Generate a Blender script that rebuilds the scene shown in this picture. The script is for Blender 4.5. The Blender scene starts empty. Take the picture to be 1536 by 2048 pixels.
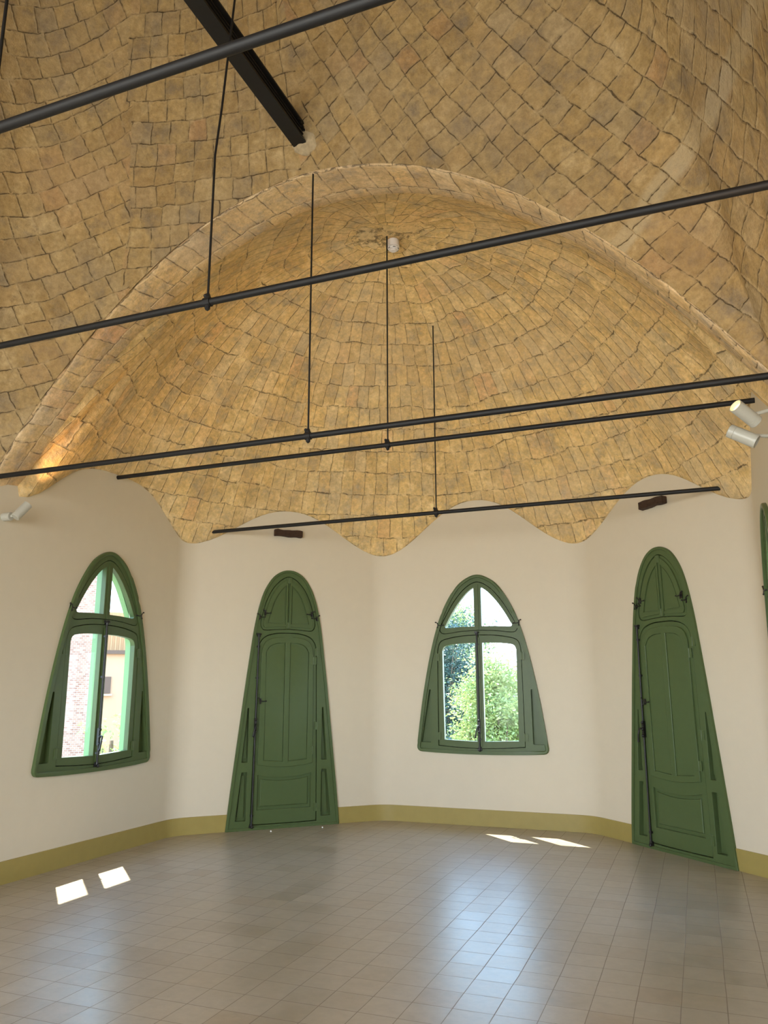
import bpy, bmesh, math, random
from mathutils import Vector, Matrix, noise
from mathutils.geometry import delaunay_2d_cdt
random.seed(7)
PI = math.pi
SC = bpy.context.scene
COL = SC.collection

# ------------------------------------------------------------------ camera
H = 1.473
PITCH, YAW, ROLL = 0.220237, -0.3732, -0.0031386
cam = bpy.data.objects.new('camera', bpy.data.cameras.new('camera'))
COL.objects.link(cam)
cam.data.sensor_fit = 'VERTICAL'
cam.data.sensor_height = 36.0
cam.data.lens = 1560.0 / 2048.0 * 36.0
cam.data.clip_start = 0.05
cam.data.clip_end = 300
cam.matrix_world = (Matrix.Translation((0, 0, H)) @ Matrix.Rotation(-YAW, 4, 'Z') @
                    Matrix.Rotation(PI / 2 + PITCH, 4, 'X') @ Matrix.Rotation(ROLL, 4, 'Z'))
SC.camera = cam

# ------------------------------------------------------------------ view and light
SC.view_settings.view_transform = 'Standard'
SC.view_settings.look = 'None'
SC.view_settings.gamma = 1
SC.view_settings.use_curve_mapping = False
SC.view_settings.exposure = 0.55
SC.cycles.max_bounces = 10
SC.cycles.diffuse_bounces = 6

world = bpy.data.worlds.new('sky')
SC.world = world
world.use_nodes = True
wn, wl = world.node_tree.nodes, world.node_tree.links
wn.clear()
w_out = wn.new('ShaderNodeOutputWorld')
w_bg = wn.new('ShaderNodeBackground')
w_tc = wn.new('ShaderNodeTexCoord')
w_sep = wn.new('ShaderNodeSeparateXYZ')
w_rmp = wn.new('ShaderNodeValToRGB')
w_rmp.color_ramp.elements[0].position = 0.0
w_rmp.color_ramp.elements[0].color = (0.80, 0.92, 1.0, 1)
w_e = w_rmp.color_ramp.elements.new(0.18); w_e.color = (0.50, 0.74, 1.0, 1)
w_rmp.color_ramp.elements[2].position = 0.7
w_rmp.color_ramp.elements[2].color = (0.30, 0.55, 1.0, 1)
wl.new(w_tc.outputs['Generated'], w_sep.inputs[0])
wl.new(w_sep.outputs['Z'], w_rmp.inputs[0])
wl.new(w_rmp.outputs[0], w_bg.inputs[0])
w_bg.inputs[1].default_value = 6.5
wl.new(w_bg.outputs[0], w_out.inputs[0])

SUN_EL = math.radians(55)
sun_dir = Vector((0.72 * math.cos(SUN_EL), -0.69 * math.cos(SUN_EL), -math.sin(SUN_EL)))
sun = bpy.data.objects.new('sun', bpy.data.lights.new('sun', 'SUN'))
COL.objects.link(sun)
sun.data.energy = 16.0
sun.data.color = (1.0, 0.93, 0.78)
sun.data.angle = math.radians(0.53)
sun.rotation_euler = sun_dir.to_track_quat('-Z', 'Y').to_euler()

REAR_Y = -3.4
# area lamps added at the unseen rear openings to fill the room with light
for i, x in enumerate((-3.72, -0.82)):
    a = bpy.data.objects.new('rear_window_daylight', bpy.data.lights.new('rear_window_daylight', 'AREA'))
    COL.objects.link(a)
    a.data.shape = 'RECTANGLE'
    a.data.size, a.data.size_y = 2.6, 2.8
    a.data.energy = 100
    a.data.spread = math.radians(160)
    a.data.color = (1.0, 0.965, 0.91)
    a.location = (x, REAR_Y + 0.45, 1.75)
    a.rotation_euler = Vector((0, 1, -0.4)).to_track_quat('-Z', 'Z').to_euler()

# ------------------------------------------------------------------ materials
def mat(name):
    m = bpy.data.materials.new(name)
    m.use_nodes = True
    return m, m.node_tree.nodes, m.node_tree.links, m.node_tree.nodes['Principled BSDF']

def N(nd, typ, **kw):
    n = nd.new('ShaderNode' + typ)
    for k, v in kw.items():
        if k in ('op',): n.operation = v
        elif k == 'ins':
            for i, val in v.items(): n.inputs[i].default_value = val
        else: setattr(n, k, v)
    return n

def math_node(nd, lk, op, a, b=None, clamp=False):
    n = nd.new('ShaderNodeMath'); n.operation = op; n.use_clamp = clamp
    for i, v in enumerate((a, b)):
        if v is None: continue
        if isinstance(v, (int, float)): n.inputs[i].default_value = v
        else: lk.new(v, n.inputs[i])
    return n.outputs[0]

def mixc(nd, lk, fac, a, b, blend='MIX'):
    n = nd.new('ShaderNodeMix'); n.data_type = 'RGBA'; n.blend_type = blend
    for sock, v in ((n.inputs[0], fac), (n.inputs[6], a), (n.inputs[7], b)):
        if isinstance(v, (int, float)): sock.default_value = v
        elif isinstance(v, tuple): sock.default_value = (*v, 1) if len(v) == 3 else v
        else: lk.new(v, sock)
    return n.outputs[2]

def noise_fac(nd, lk, vec, scale, detail=4, rough=0.55):
    n = nd.new('ShaderNodeTexNoise'); n.inputs['Scale'].default_value = scale
    n.inputs['Detail'].default_value = detail; n.inputs['Roughness'].default_value = rough
    if vec is not None: lk.new(vec, n.inputs['Vector'])
    return n

def ramp(nd, lk, fac, stops):
    n = nd.new('ShaderNodeValToRGB')
    el = n.color_ramp.elements
    el.remove(el[1])
    for i, (p, c) in enumerate(stops):
        e = el[0] if i == 0 else el.new(p)
        e.position = p; e.color = (*c, 1) if len(c) == 3 else c
    lk.new(fac, n.inputs[0])
    return n.outputs[0]

def simple(name, col, rough=0.5, metal=0.0, bump=0.0, bscale=40, vary=0.06, spec=0.5):
    m, nd, lk, p = mat(name)
    tc = nd.new('ShaderNodeTexCoord')
    nz = noise_fac(nd, lk, tc.outputs['Object'], bscale)
    lo = tuple(max(0, c * (1 - vary)) for c in col); hi = tuple(min(1, c * (1 + vary)) for c in col)
    lk.new(mixc(nd, lk, nz.outputs['Fac'], lo, hi), p.inputs['Base Color'])
    p.inputs['Roughness'].default_value = rough
    p.inputs['Metallic'].default_value = metal
    p.inputs['Specular IOR Level'].default_value = spec
    if bump:
        b = nd.new('ShaderNodeBump'); b.inputs['Strength'].default_value = bump
        b.inputs['Distance'].default_value = 0.004
        lk.new(nz.outputs['Fac'], b.inputs['Height']); lk.new(b.outputs[0], p.inputs['Normal'])
    return m

def tile_vault(name, seedoff, dark=1.0, tint=(1, 1, 1), strip=False, ring=False):
    """thin clay tiles under a scraped lime wash; UV: one unit per tile"""
    m, nd, lk, p = mat(name)
    uv = nd.new('ShaderNodeUVMap'); uv.uv_map = 'tile'
    tc = nd.new('ShaderNodeTexCoord')
    obj = tc.outputs['Object']
    # wobble of the joints
    wob = noise_fac(nd, lk, obj, 3.2, 3)
    wob2 = noise_fac(nd, lk, obj, 26.0, 3)
    v1 = nd.new('ShaderNodeVectorMath'); v1.operation = 'SUBTRACT'
    lk.new(wob.outputs['Color'], v1.inputs[0]); v1.inputs[1].default_value = (0.5, 0.5, 0.5)
    v2 = nd.new('ShaderNodeVectorMath'); v2.operation = 'SCALE'
    lk.new(v1.outputs[0], v2.inputs[0]); v2.inputs[3].default_value = 0.42
    v3 = nd.new('ShaderNodeVectorMath'); v3.operation = 'SUBTRACT'
    lk.new(wob2.outputs['Color'], v3.inputs[0]); v3.inputs[1].default_value = (0.5, 0.5, 0.5)
    v4 = nd.new('ShaderNodeVectorMath'); v4.operation = 'SCALE'
    lk.new(v3.outputs[0], v4.inputs[0]); v4.inputs[3].default_value = 0.11
    uvo = uv.outputs[0]
    if ring:       # each ring course holds its own whole number of tiles
        us_ = nd.new('ShaderNodeSeparateXYZ'); lk.new(uvo, us_.inputs[0])
        wy = nd.new('ShaderNodeSeparateXYZ'); lk.new(v2.outputs[0], wy.inputs[0])
        wy4 = nd.new('ShaderNodeSeparateXYZ'); lk.new(v4.outputs[0], wy4.inputs[0])
        vy = math_node(nd, lk, 'ADD', math_node(nd, lk, 'ADD', us_.outputs[1], wy.outputs[1]), wy4.outputs[1])
        fr_ = math_node(nd, lk, 'ADD', math_node(nd, lk, 'FLOOR', vy), 0.6)
        ang = math_node(nd, lk, 'MULTIPLY', math_node(nd, lk, 'MINIMUM', math_node(nd, lk, 'DIVIDE', fr_, 14.0), 1.0), PI / 2)
        nt_ = math_node(nd, lk, 'ROUND', math_node(nd, lk, 'ADD', math_node(nd, lk, 'MULTIPLY', math_node(nd, lk, 'SINE', ang), 2 * PI * 2.85 / 0.15), 2.0))
        cu = nd.new('ShaderNodeCombineXYZ'); lk.new(math_node(nd, lk, 'MULTIPLY', us_.outputs[0], nt_), cu.inputs[0]); lk.new(us_.outputs[1], cu.inputs[1])
        uvo = cu.outputs[0]
    a1 = nd.new('ShaderNodeVectorMath'); a1.operation = 'ADD'
    lk.new(uvo, a1.inputs[0]); lk.new(v2.outputs[0], a1.inputs[1])
    a2 = nd.new('ShaderNodeVectorMath'); a2.operation = 'ADD'
    lk.new(a1.outputs[0], a2.inputs[0]); lk.new(v4.outputs[0], a2.inputs[1])
    sp = nd.new('ShaderNodeSeparateXYZ'); lk.new(a2.outputs[0], sp.inputs[0])
    row = math_node(nd, lk, 'FLOOR', sp.outputs['Y'])
    wnr = nd.new('ShaderNodeTexWhiteNoise'); wnr.noise_dimensions = '1D'
    lk.new(row, wnr.inputs['W'])
    us = math_node(nd, lk, 'ADD', sp.outputs['X'], wnr.outputs['Value'])
    fx = math_node(nd, lk, 'FRACT', us); fy = math_node(nd, lk, 'FRACT', sp.outputs['Y'])
    def edge(f):
        return math_node(nd, lk, 'MINIMUM', f, math_node(nd, lk, 'SUBTRACT', 1.0, f))
    ex, ey = edge(fx), edge(fy)
    ex2 = math_node(nd, lk, 'MULTIPLY', ex, 1.0)
    d = math_node(nd, lk, 'MINIMUM', ex2, ey)
    # cell id
    cmb = nd.new('ShaderNodeCombineXYZ')
    lk.new(math_node(nd, lk, 'FLOOR', us), cmb.inputs[0]); lk.new(row, cmb.inputs[1]); cmb.inputs[2].default_value = seedoff
    wn_ = nd.new('ShaderNodeTexWhiteNoise'); wn_.noise_dimensions = '3D'; lk.new(cmb.outputs[0], wn_.inputs['Vector'])
    tilecol = ramp(nd, lk, wn_.outputs['Value'], [
        (0.0, (0.41, 0.275, 0.13)), (0.25, (0.50, 0.355, 0.175)), (0.5, (0.57, 0.42, 0.22)),
        (0.70, (0.60, 0.40, 0.175)), (0.84, (0.43, 0.345, 0.235)), (0.93, (0.62, 0.47, 0.27)), (1.0, (0.55, 0.31, 0.165))])
    tilecol = mixc(nd, lk, 0.30, tilecol, (0.54, 0.385, 0.19))
    # blotches of wash, grime and warm clay
    n1 = noise_fac(nd, lk, obj, 1.3, 5, 0.6)
    n2 = noise_fac(nd, lk, obj, 4.5, 6, 0.68)
    n3 = noise_fac(nd, lk, obj, 22.0, 6, 0.7)
    grime = ramp(nd, lk, n1.outputs['Fac'], [(0.38, (0.0, 0.0, 0.0)), (0.68, (1, 1, 1))])
    c = mixc(nd, lk, math_node(nd, lk, 'MULTIPLY', grime, 0.55), tilecol, (0.60, 0.42, 0.19))
    blo = ramp(nd, lk, n2.outputs['Fac'], [(0.50, (0, 0, 0)), (0.72, (1, 1, 1))])
    c = mixc(nd, lk, math_node(nd, lk, 'MULTIPLY', blo, 0.9), c, (0.29, 0.235, 0.18))
    lig = ramp(nd, lk, n2.outputs['Fac'], [(0.30, (1, 1, 1)), (0.46, (0, 0, 0))])
    c = mixc(nd, lk, math_node(nd, lk, 'MULTIPLY', lig, 0.65), c, (0.74, 0.57, 0.34))
    fine = ramp(nd, lk, n3.outputs['Fac'], [(0.3, (0.72, 0.69, 0.64)), (0.7, (1.18, 1.18, 1.18))])
    c = mixc(nd, lk, 1.0, c, fine, 'MULTIPLY')
    # mortar: pale smears around the joint, broken black cracks in it
    smear = ramp(nd, lk, d, [(0.02, (1, 1, 1)), (0.10, (0, 0, 0))])
    c = mixc(nd, lk, math_node(nd, lk, 'MULTIPLY', smear, 0.30), c, (0.60, 0.45, 0.27))
    crackw = ramp(nd, lk, d, [(0.008, (1, 1, 1)), (0.026, (0, 0, 0))])
    nc = noise_fac(nd, lk, obj, 9.0, 6, 0.85)
    crackm = ramp(nd, lk, nc.outputs['Fac'], [(0.46, (0, 0, 0)), (0.60, (1, 1, 1))])
    crack = math_node(nd, lk, 'MULTIPLY', crackw, crackm)
    c = mixc(nd, lk, math_node(nd, lk, 'MULTIPLY', crack, 0.8), c, (0.13, 0.085, 0.05))
    ns = noise_fac(nd, lk, obj, 7.0, 6, 0.8)
    smu = ramp(nd, lk, ns.outputs['Fac'], [(0.60, (0, 0, 0)), (0.74, (1, 1, 1))])
    c = mixc(nd, lk, math_node(nd, lk, 'MULTIPLY', smu, 0.65), c, (0.17, 0.13, 0.10))
    if strip:      # a run of pale replacement tiles crossing the shell
        dt = nd.new('ShaderNodeVectorMath'); dt.operation = 'DOT_PRODUCT'
        lk.new(a_obj(nd, lk, obj, wob), dt.inputs[0]); dt.inputs[1].default_value = (-0.710, -0.294, 0.639)
        dd = math_node(nd, lk, 'ABSOLUTE', math_node(nd, lk, 'SUBTRACT', dt.outputs['Value'], 1.425))
        sm = ramp(nd, lk, dd, [(0.045, (0.8, 0.8, 0.8)), (0.075, (0, 0, 0))])
        sm = math_node(nd, lk, 'MULTIPLY', sm, math_node(nd, lk, 'ADD', math_node(nd, lk, 'MULTIPLY', wn_.outputs['Value'], 0.6), 0.35))
        sm = math_node(nd, lk, 'MULTIPLY', sm, math_node(nd, lk, 'SUBTRACT', 1.0, math_node(nd, lk, 'MULTIPLY', crackw, 0.9)))
        c = mixc(nd, lk, sm, c, (0.66, 0.55, 0.38))
    nb = noise_fac(nd, lk, obj, 0.9, 4, 0.6)
    gm = ramp(nd, lk, nb.outputs['Fac'], [(0.46, (0, 0, 0)), (0.66, (1, 1, 1))])
    c = mixc(nd, lk, math_node(nd, lk, 'MULTIPLY', gm, 0.35), c, (0.45, 0.355, 0.255))
    pk = ramp(nd, lk, nb.outputs['Fac'], [(0.30, (1, 1, 1)), (0.42, (0, 0, 0))])
    c = mixc(nd, lk, math_node(nd, lk, 'MULTIPLY', pk, 0.35), c, (0.58, 0.37, 0.20))
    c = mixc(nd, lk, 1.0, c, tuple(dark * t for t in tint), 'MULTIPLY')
    lk.new(c, p.inputs['Base Color'])
    p.inputs['Roughness'].default_value = 0.85
    p.inputs['Specular IOR Level'].default_value = 0.2
    # relief
    hcell = math_node(nd, lk, 'MULTIPLY', wn_.outputs['Value'], 0.35)
    jt = ramp(nd, lk, d, [(0.0, (0, 0, 0)), (0.07, (1, 1, 1))])
    hh = math_node(nd, lk, 'ADD', math_node(nd, lk, 'MULTIPLY', jt, 0.25), hcell)
    hh = math_node(nd, lk, 'ADD', hh, math_node(nd, lk, 'MULTIPLY', n3.outputs['Fac'], 0.35))
    hh = math_node(nd, lk, 'ADD', hh, math_node(nd, lk, 'MULTIPLY', n2.outputs['Fac'], 1.2))
    hh = math_node(nd, lk, 'SUBTRACT', hh, math_node(nd, lk, 'MULTIPLY', crack, 0.8))
    b = nd.new('ShaderNodeBump'); b.inputs['Strength'].default_value = 0.85; b.inputs['Distance'].default_value = 0.022
    lk.new(hh, b.inputs['Height']); lk.new(b.outputs[0], p.inputs['Normal'])
    return m

def a_obj(nd, lk, obj, wob):
    v = nd.new('ShaderNodeVectorMath'); v.operation = 'SCALE'; lk.new(wob.outputs['Color'], v.inputs[0]); v.inputs[3].default_value = 0.05
    a = nd.new('ShaderNodeVectorMath'); a.operation = 'ADD'; lk.new(obj, a.inputs[0]); lk.new(v.outputs[0], a.inputs[1])
    return a.outputs[0]

def floor_material():
    m, nd, lk, p = mat('cement_tile')
    tc = nd.new('ShaderNodeTexCoord'); obj = tc.outputs['Object']
    wob = noise_fac(nd, lk, obj, 1.6, 2)
    v = nd.new('ShaderNodeVectorMath'); v.operation = 'SCALE'; lk.new(wob.outputs['Color'], v.inputs[0]); v.inputs[3].default_value = 0.012
    a = nd.new('ShaderNodeVectorMath'); a.operation = 'ADD'; lk.new(obj, a.inputs[0]); lk.new(v.outputs[0], a.inputs[1])
    mp = nd.new('ShaderNodeVectorMath'); mp.operation = 'MULTIPLY_ADD'
    lk.new(a.outputs[0], mp.inputs[0]); mp.inputs[1].default_value = (5, 5, 0); mp.inputs[2].default_value = (0.794 * 5 - 0.03, -3.910 * 5 - 0.03, 0)
    sp = nd.new('ShaderNodeSeparateXYZ'); lk.new(mp.outputs[0], sp.inputs[0])
    # each row of tiles has crept a little along its neighbour
    def frc(s):
        f = math_node(nd, lk, 'FRACT', s)
        return math_node(nd, lk, 'MINIMUM', f, math_node(nd, lk, 'SUBTRACT', 1.0, f))
    ix, iy = math_node(nd, lk, 'FLOOR', sp.outputs[0]), math_node(nd, lk, 'FLOOR', sp.outputs[1])
    d = math_node(nd, lk, 'MINIMUM', frc(sp.outputs[0]), frc(sp.outputs[1]))
    cb = nd.new('ShaderNodeCombineXYZ'); lk.new(ix, cb.inputs[0]); lk.new(iy, cb.inputs[1])
    wn_ = nd.new('ShaderNodeTexWhiteNoise'); wn_.noise_dimensions = '2D'; lk.new(cb.outputs[0], wn_.inputs['Vector'])
    base = ramp(nd, lk, wn_.outputs['Value'], [(0, (0.33, 0.27, 0.20)), (0.3, (0.375, 0.315, 0.24)), (0.65, (0.39, 0.33, 0.255)), (0.9, (0.41, 0.345, 0.26)), (1, (0.35, 0.275, 0.195))])
    n1 = noise_fac(nd, lk, obj, 2.2, 5, 0.65); n2 = noise_fac(nd, lk, obj, 14, 5, 0.65)
    c = mixc(nd, lk, ramp(nd, lk, n1.outputs['Fac'], [(0.4, (0, 0, 0)), (0.7, (0.5, 0.5, 0.5))]), base, (0.42, 0.37, 0.31))
    c = mixc(nd, lk, 1.0, c, ramp(nd, lk, n2.outputs['Fac'], [(0.3, (0.88, 0.87, 0.85)), (0.7, (1.08, 1.08, 1.08))]), 'MULTIPLY')
    jn = noise_fac(nd, lk, obj, 1.1, 4, 0.7)
    jw = math_node(nd, lk, 'ADD', math_node(nd, lk, 'MULTIPLY', jn.outputs['Fac'], 0.020), 0.000)
    j = math_node(nd, lk, 'LESS_THAN', d, jw)
    c = mixc(nd, lk, math_node(nd, lk, 'MULTIPLY', j, 0.62), c, (0.14, 0.10, 0.07))
    lk.new(c, p.inputs['Base Color'])
    r = math_node(nd, lk, 'ADD', math_node(nd, lk, 'MULTIPLY', n2.outputs['Fac'], 0.09), 0.278)
    r = math_node(nd, lk, 'ADD', r, math_node(nd, lk, 'MULTIPLY', wn_.outputs['Value'], 0.05))
    lk.new(math_node(nd, lk, 'ADD', r, math_node(nd, lk, 'MULTIPLY', j, 0.4)), p.inputs['Roughness'])
    p.inputs['Specular IOR Level'].default_value = 1.0
    hh = math_node(nd, lk, 'ADD', math_node(nd, lk, 'MULTIPLY', j, -1.0), math_node(nd, lk, 'MULTIPLY', n2.outputs['Fac'], 0.35))
    b = nd.new('ShaderNodeBump'); b.inputs['Strength'].default_value = 0.25; b.inputs['Distance'].default_value = 0.004
    lk.new(hh, b.inputs['Height'])
    # each tile settles at a slightly different tilt
    nm = nd.new('ShaderNodeVectorMath'); nm.operation = 'SUBTRACT'
    lk.new(wn_.outputs['Color'], nm.inputs[0]); nm.inputs[1].default_value = (0.5, 0.5, 0.5)
    ns = nd.new('ShaderNodeVectorMath'); ns.operation = 'SCALE'; lk.new(nm.outputs[0], ns.inputs[0]); ns.inputs[3].default_value = 0.012
    na = nd.new('ShaderNodeVectorMath'); na.operation = 'ADD'; lk.new(b.outputs[0], na.inputs[0]); lk.new(ns.outputs[0], na.inputs[1])
    nn = nd.new('ShaderNodeVectorMath'); nn.operation = 'NORMALIZE'; lk.new(na.outputs[0], nn.inputs[0])
    lk.new(nn.outputs[0], p.inputs['Normal'])
    return m

def brick_material(name, c1, c2, mortar, scale):
    m, nd, lk, p = mat(name)
    uv = nd.new('ShaderNodeUVMap'); uv.uv_map = 'tile'
    b = nd.new('ShaderNodeTexBrick')
    lk.new(uv.outputs[0], b.inputs['Vector'])
    b.inputs['Color1'].default_value = (*c1, 1); b.inputs['Color2'].default_value = (*c2, 1); b.inputs['Mortar'].default_value = (*mortar, 1)
    b.inputs['Scale'].default_value = scale; b.inputs['Mortar Size'].default_value = 0.02
    lk.new(b.outputs['Color'], p.inputs['Base Color']); p.inputs['Roughness'].default_value = 0.9
    return m

def leaf_material(name, stops, trans=0.35):
    m, nd, lk, p = mat(name)
    tc = nd.new('ShaderNodeTexCoord')
    nz = noise_fac(nd, lk, tc.outputs['Object'], 2.2, 8, 0.85)
    c = ramp(nd, lk, nz.outputs['Fac'], stops)
    lk.new(c, p.inputs['Base Color']); p.inputs['Roughness'].default_value = 0.45
    tr = nd.new('ShaderNodeBsdfTranslucent'); lk.new(c, tr.inputs[0])
    mx = nd.new('ShaderNodeMixShader'); mx.inputs[0].default_value = trans
    lk.new(p.outputs[0], mx.inputs[1]); lk.new(tr.outputs[0], mx.inputs[2])
    lk.new(mx.outputs[0], nd['Material Output'].inputs[0])
    return m

def glass_material():
    m, nd, lk, p = mat('window_glass')
    nd.remove(p)
    lw = nd.new('ShaderNodeLayerWeight'); lw.inputs[0].default_value = 0.5
    pw = math_node(nd, lk, 'POWER', lw.outputs['Facing'], 4.0)
    fr = math_node(nd, lk, 'ADD', math_node(nd, lk, 'MULTIPLY', pw, 0.4), 0.004)
    tr = nd.new('ShaderNodeBsdfTransparent'); tr.inputs[0].default_value = (0.95, 0.97, 0.96, 1)
    gl = nd.new('ShaderNodeBsdfGlossy'); gl.inputs['Roughness'].default_value = 0.02
    mx = nd.new('ShaderNodeMixShader')
    lk.new(fr, mx.inputs[0]); lk.new(tr.outputs[0], mx.inputs[1]); lk.new(gl.outputs[0], mx.inputs[2])
    lk.new(mx.outputs[0], nd['Material Output'].inputs[0])
    return m

def emit_material(name, col, s):
    m, nd, lk, p = mat(name)
    p.inputs['Emission Color'].default_value = (*col, 1); p.inputs['Emission Strength'].default_value = s
    p.inputs['Base Color'].default_value = (*col, 1)
    return m

M = {
    'plaster': simple('white_plaster', (0.68, 0.60, 0.465), 0.6, bump=0.15, bscale=9, vary=0.025, spec=0.25),
    'base': simple('ochre_skirting_paint', (0.355, 0.275, 0.085), 0.45, bump=0.1, bscale=12, vary=0.08, spec=0.3),
    'green': simple('green_gloss_paint', (0.082, 0.118, 0.044), 0.33, bump=0.04, bscale=18, vary=0.06, spec=0.22),
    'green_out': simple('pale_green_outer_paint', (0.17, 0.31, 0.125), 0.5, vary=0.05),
    'iron': simple('black_iron', (0.008, 0.006, 0.006), 0.42, bump=0.1, bscale=60, vary=0.3),
    'gap': simple('gap_shade', (0.012, 0.014, 0.010), 0.9),
    'steel': simple('black_painted_steel', (0.005, 0.004, 0.004), 0.6, bump=0.1, bscale=30, vary=0.25),
    'wood': simple('dark_weathered_wood', (0.055, 0.028, 0.016), 0.85, bump=0.9, bscale=34, vary=0.7),
    'lamp': simple('white_lamp_enamel', (0.46, 0.44, 0.37), 0.35, vary=0.03),
    'lens': simple('dark_lens', (0.10, 0.09, 0.09), 0.15),
    'glow': emit_material('warm_lamp_glow', (1.0, 0.62, 0.22), 6.0),
    'det': simple('white_detector_plastic', (0.85, 0.80, 0.78), 0.4, vary=0.02),
    'black': simple('black_slot', (0.02, 0.02, 0.02), 0.6),
    'mortar': simple('rough_mortar', (0.46, 0.36, 0.22), 0.95, bump=1.0, bscale=30, vary=0.35),
    'glass': glass_material(),
    'floor': floor_material(),
    'vault': tile_vault('vault_tiles_lit', 3.0, 1.54, (1.0, 0.985, 0.88), ring=True),  # brighter copy, stronger light of the far end put into the tile colour
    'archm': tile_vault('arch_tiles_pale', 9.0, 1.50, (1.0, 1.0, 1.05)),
    'vault2': tile_vault('vault_tiles_shaded', 17.0, 0.80, (1.0, 0.965, 0.87), True),  # browner tiles, also darkened for the weaker light on the near vault
    'brick': brick_material('tower_brick', (0.27, 0.13, 0.085), (0.40, 0.235, 0.16), (0.42, 0.36, 0.30), 1.0),
    'cream': simple('cream_render', (0.45, 0.40, 0.31), 0.9),
    'orange': simple('orange_render', (0.46, 0.27, 0.16), 0.9, bscale=3),
    'orange2': simple('orange_cladding', (0.46, 0.25, 0.11), 0.7, bscale=3),
    'brown': simple('brown_shutter', (0.12, 0.07, 0.045), 0.8),
    'ground': simple('dry_ground', (0.30, 0.27, 0.18), 0.95, bscale=0.5, vary=0.3),
    'bark': simple('bark', (0.16, 0.11, 0.07), 0.95, bump=0.6, bscale=20, vary=0.3),
    'leaf_l': leaf_material('leaf_yellow_green', [(0.3, (0.09, 0.17, 0.05)), (0.5, (0.28, 0.35, 0.11)), (0.7, (0.60, 0.58, 0.26))]),  # ramp ends put leaf shadow and highlight into the colour
    'leaf_d': leaf_material('leaf_dark_green', [(0.3, (0.012, 0.035, 0.03)), (0.55, (0.045, 0.09, 0.065)), (0.72, (0.16, 0.22, 0.14))], 0.15),
    'leaf_m': leaf_material('leaf_mid_green', [(0.3, (0.06, 0.13, 0.04)), (0.5, (0.20, 0.28, 0.09)), (0.7, (0.50, 0.50, 0.20))]),
}

# ------------------------------------------------------------------ object helpers
def mesh_obj(name, bm, m, parent=None, smooth=False, angle=None, recalc=True):
    if recalc: bmesh.ops.recalc_face_normals(bm, faces=bm.faces)
    me = bpy.data.meshes.new(name); bm.to_mesh(me); bm.free()
    ms = m if isinstance(m, (list, tuple)) else [m]
    for x in ms: me.materials.append(M[x])
    if smooth:
        me.polygons.foreach_set('use_smooth', [True] * len(me.polygons))
        if angle is not None: me.set_sharp_from_angle(angle=math.radians(angle))
    o = bpy.data.objects.new(name, me); COL.objects.link(o)
    if parent: o.parent = parent
    return o

def tag(o, label, cat, group=None):
    o['label'] = label; o['category'] = cat
    if group: o['group'] = group
    return o

def struct(o, label=None):
    o['kind'] = 'structure'
    if label: o['label'] = label
    return o

def empty(name, mtx):
    o = bpy.data.objects.new(name, None); COL.objects.link(o)
    o.empty_display_size = 0.1; o.matrix_world = mtx
    return o

def add_box(bm, c, s, mtx=None):
    r = bmesh.ops.create_cube(bm, size=1)
    bmesh.ops.scale(bm, vec=s, verts=r['verts'])
    bmesh.ops.translate(bm, vec=c, verts=r['verts'])
    if mtx: bmesh.ops.transform(bm, matrix=mtx, verts=r['verts'])
    return r['verts']

def add_tube(bm, pts, r, seg=12, cap=True):
    """round bar through the points; r may be one radius or one per point"""
    pts = [Vector(p) for p in pts]
    rs = r if isinstance(r, (list, tuple)) else [r] * len(pts)
    rings = []
    prev = None
    for i, p in enumerate(pts):
        a = pts[max(0, i - 1)]; b = pts[min(len(pts) - 1, i + 1)]
        t = (b - a).normalized()
        if prev is None:
            u = t.orthogonal().normalized()
        else:
            u = (prev - t * prev.dot(t)).normalized()
        prev = u
        w = t.cross(u)
        rings.append([bm.verts.new(p + (u * math.cos(2 * PI * k / seg) + w * math.sin(2 * PI * k / seg)) * rs[i]) for k in range(seg)])
    for A, B in zip(rings, rings[1:]):
        for k in range(seg):
            bm.faces.new((A[k], A[(k + 1) % seg], B[(k + 1) % seg], B[k]))
    if cap:
        bm.faces.new(rings[0][::-1]); bm.faces.new(rings[-1])

def add_lathe(bm, prof, mtx, seg=24):
    """profile of (radius, height) about local Z, transformed by mtx"""
    rings = []
    for r, h in prof:
        if r < 1e-6: rings.append([bm.verts.new(mtx @ Vector((0, 0, h)))])
        else: rings.append([bm.verts.new(mtx @ Vector((r * math.cos(2 * PI * k / seg), r * math.sin(2 * PI * k / seg), h))) for k in range(seg)])
    for A, B in zip(rings, rings[1:]):
        for k in range(seg):
            q = [A[k % len(A)], A[(k + 1) % seg % len(A)], B[(k + 1) % seg % len(B)], B[k % len(B)]]
            u = []
            for x in q:
                if x not in u: u.append(x)
            if len(u) > 2: bm.faces.new(u)

def inside(pt, poly):
    x, y = pt; c = False
    for i in range(len(poly)):
        x1, y1 = poly[i - 1]; x2, y2 = poly[i]
        if (y1 > y) != (y2 > y) and x < (x2 - x1) * (y - y1) / (y2 - y1) + x1: c = not c
    return c

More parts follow.
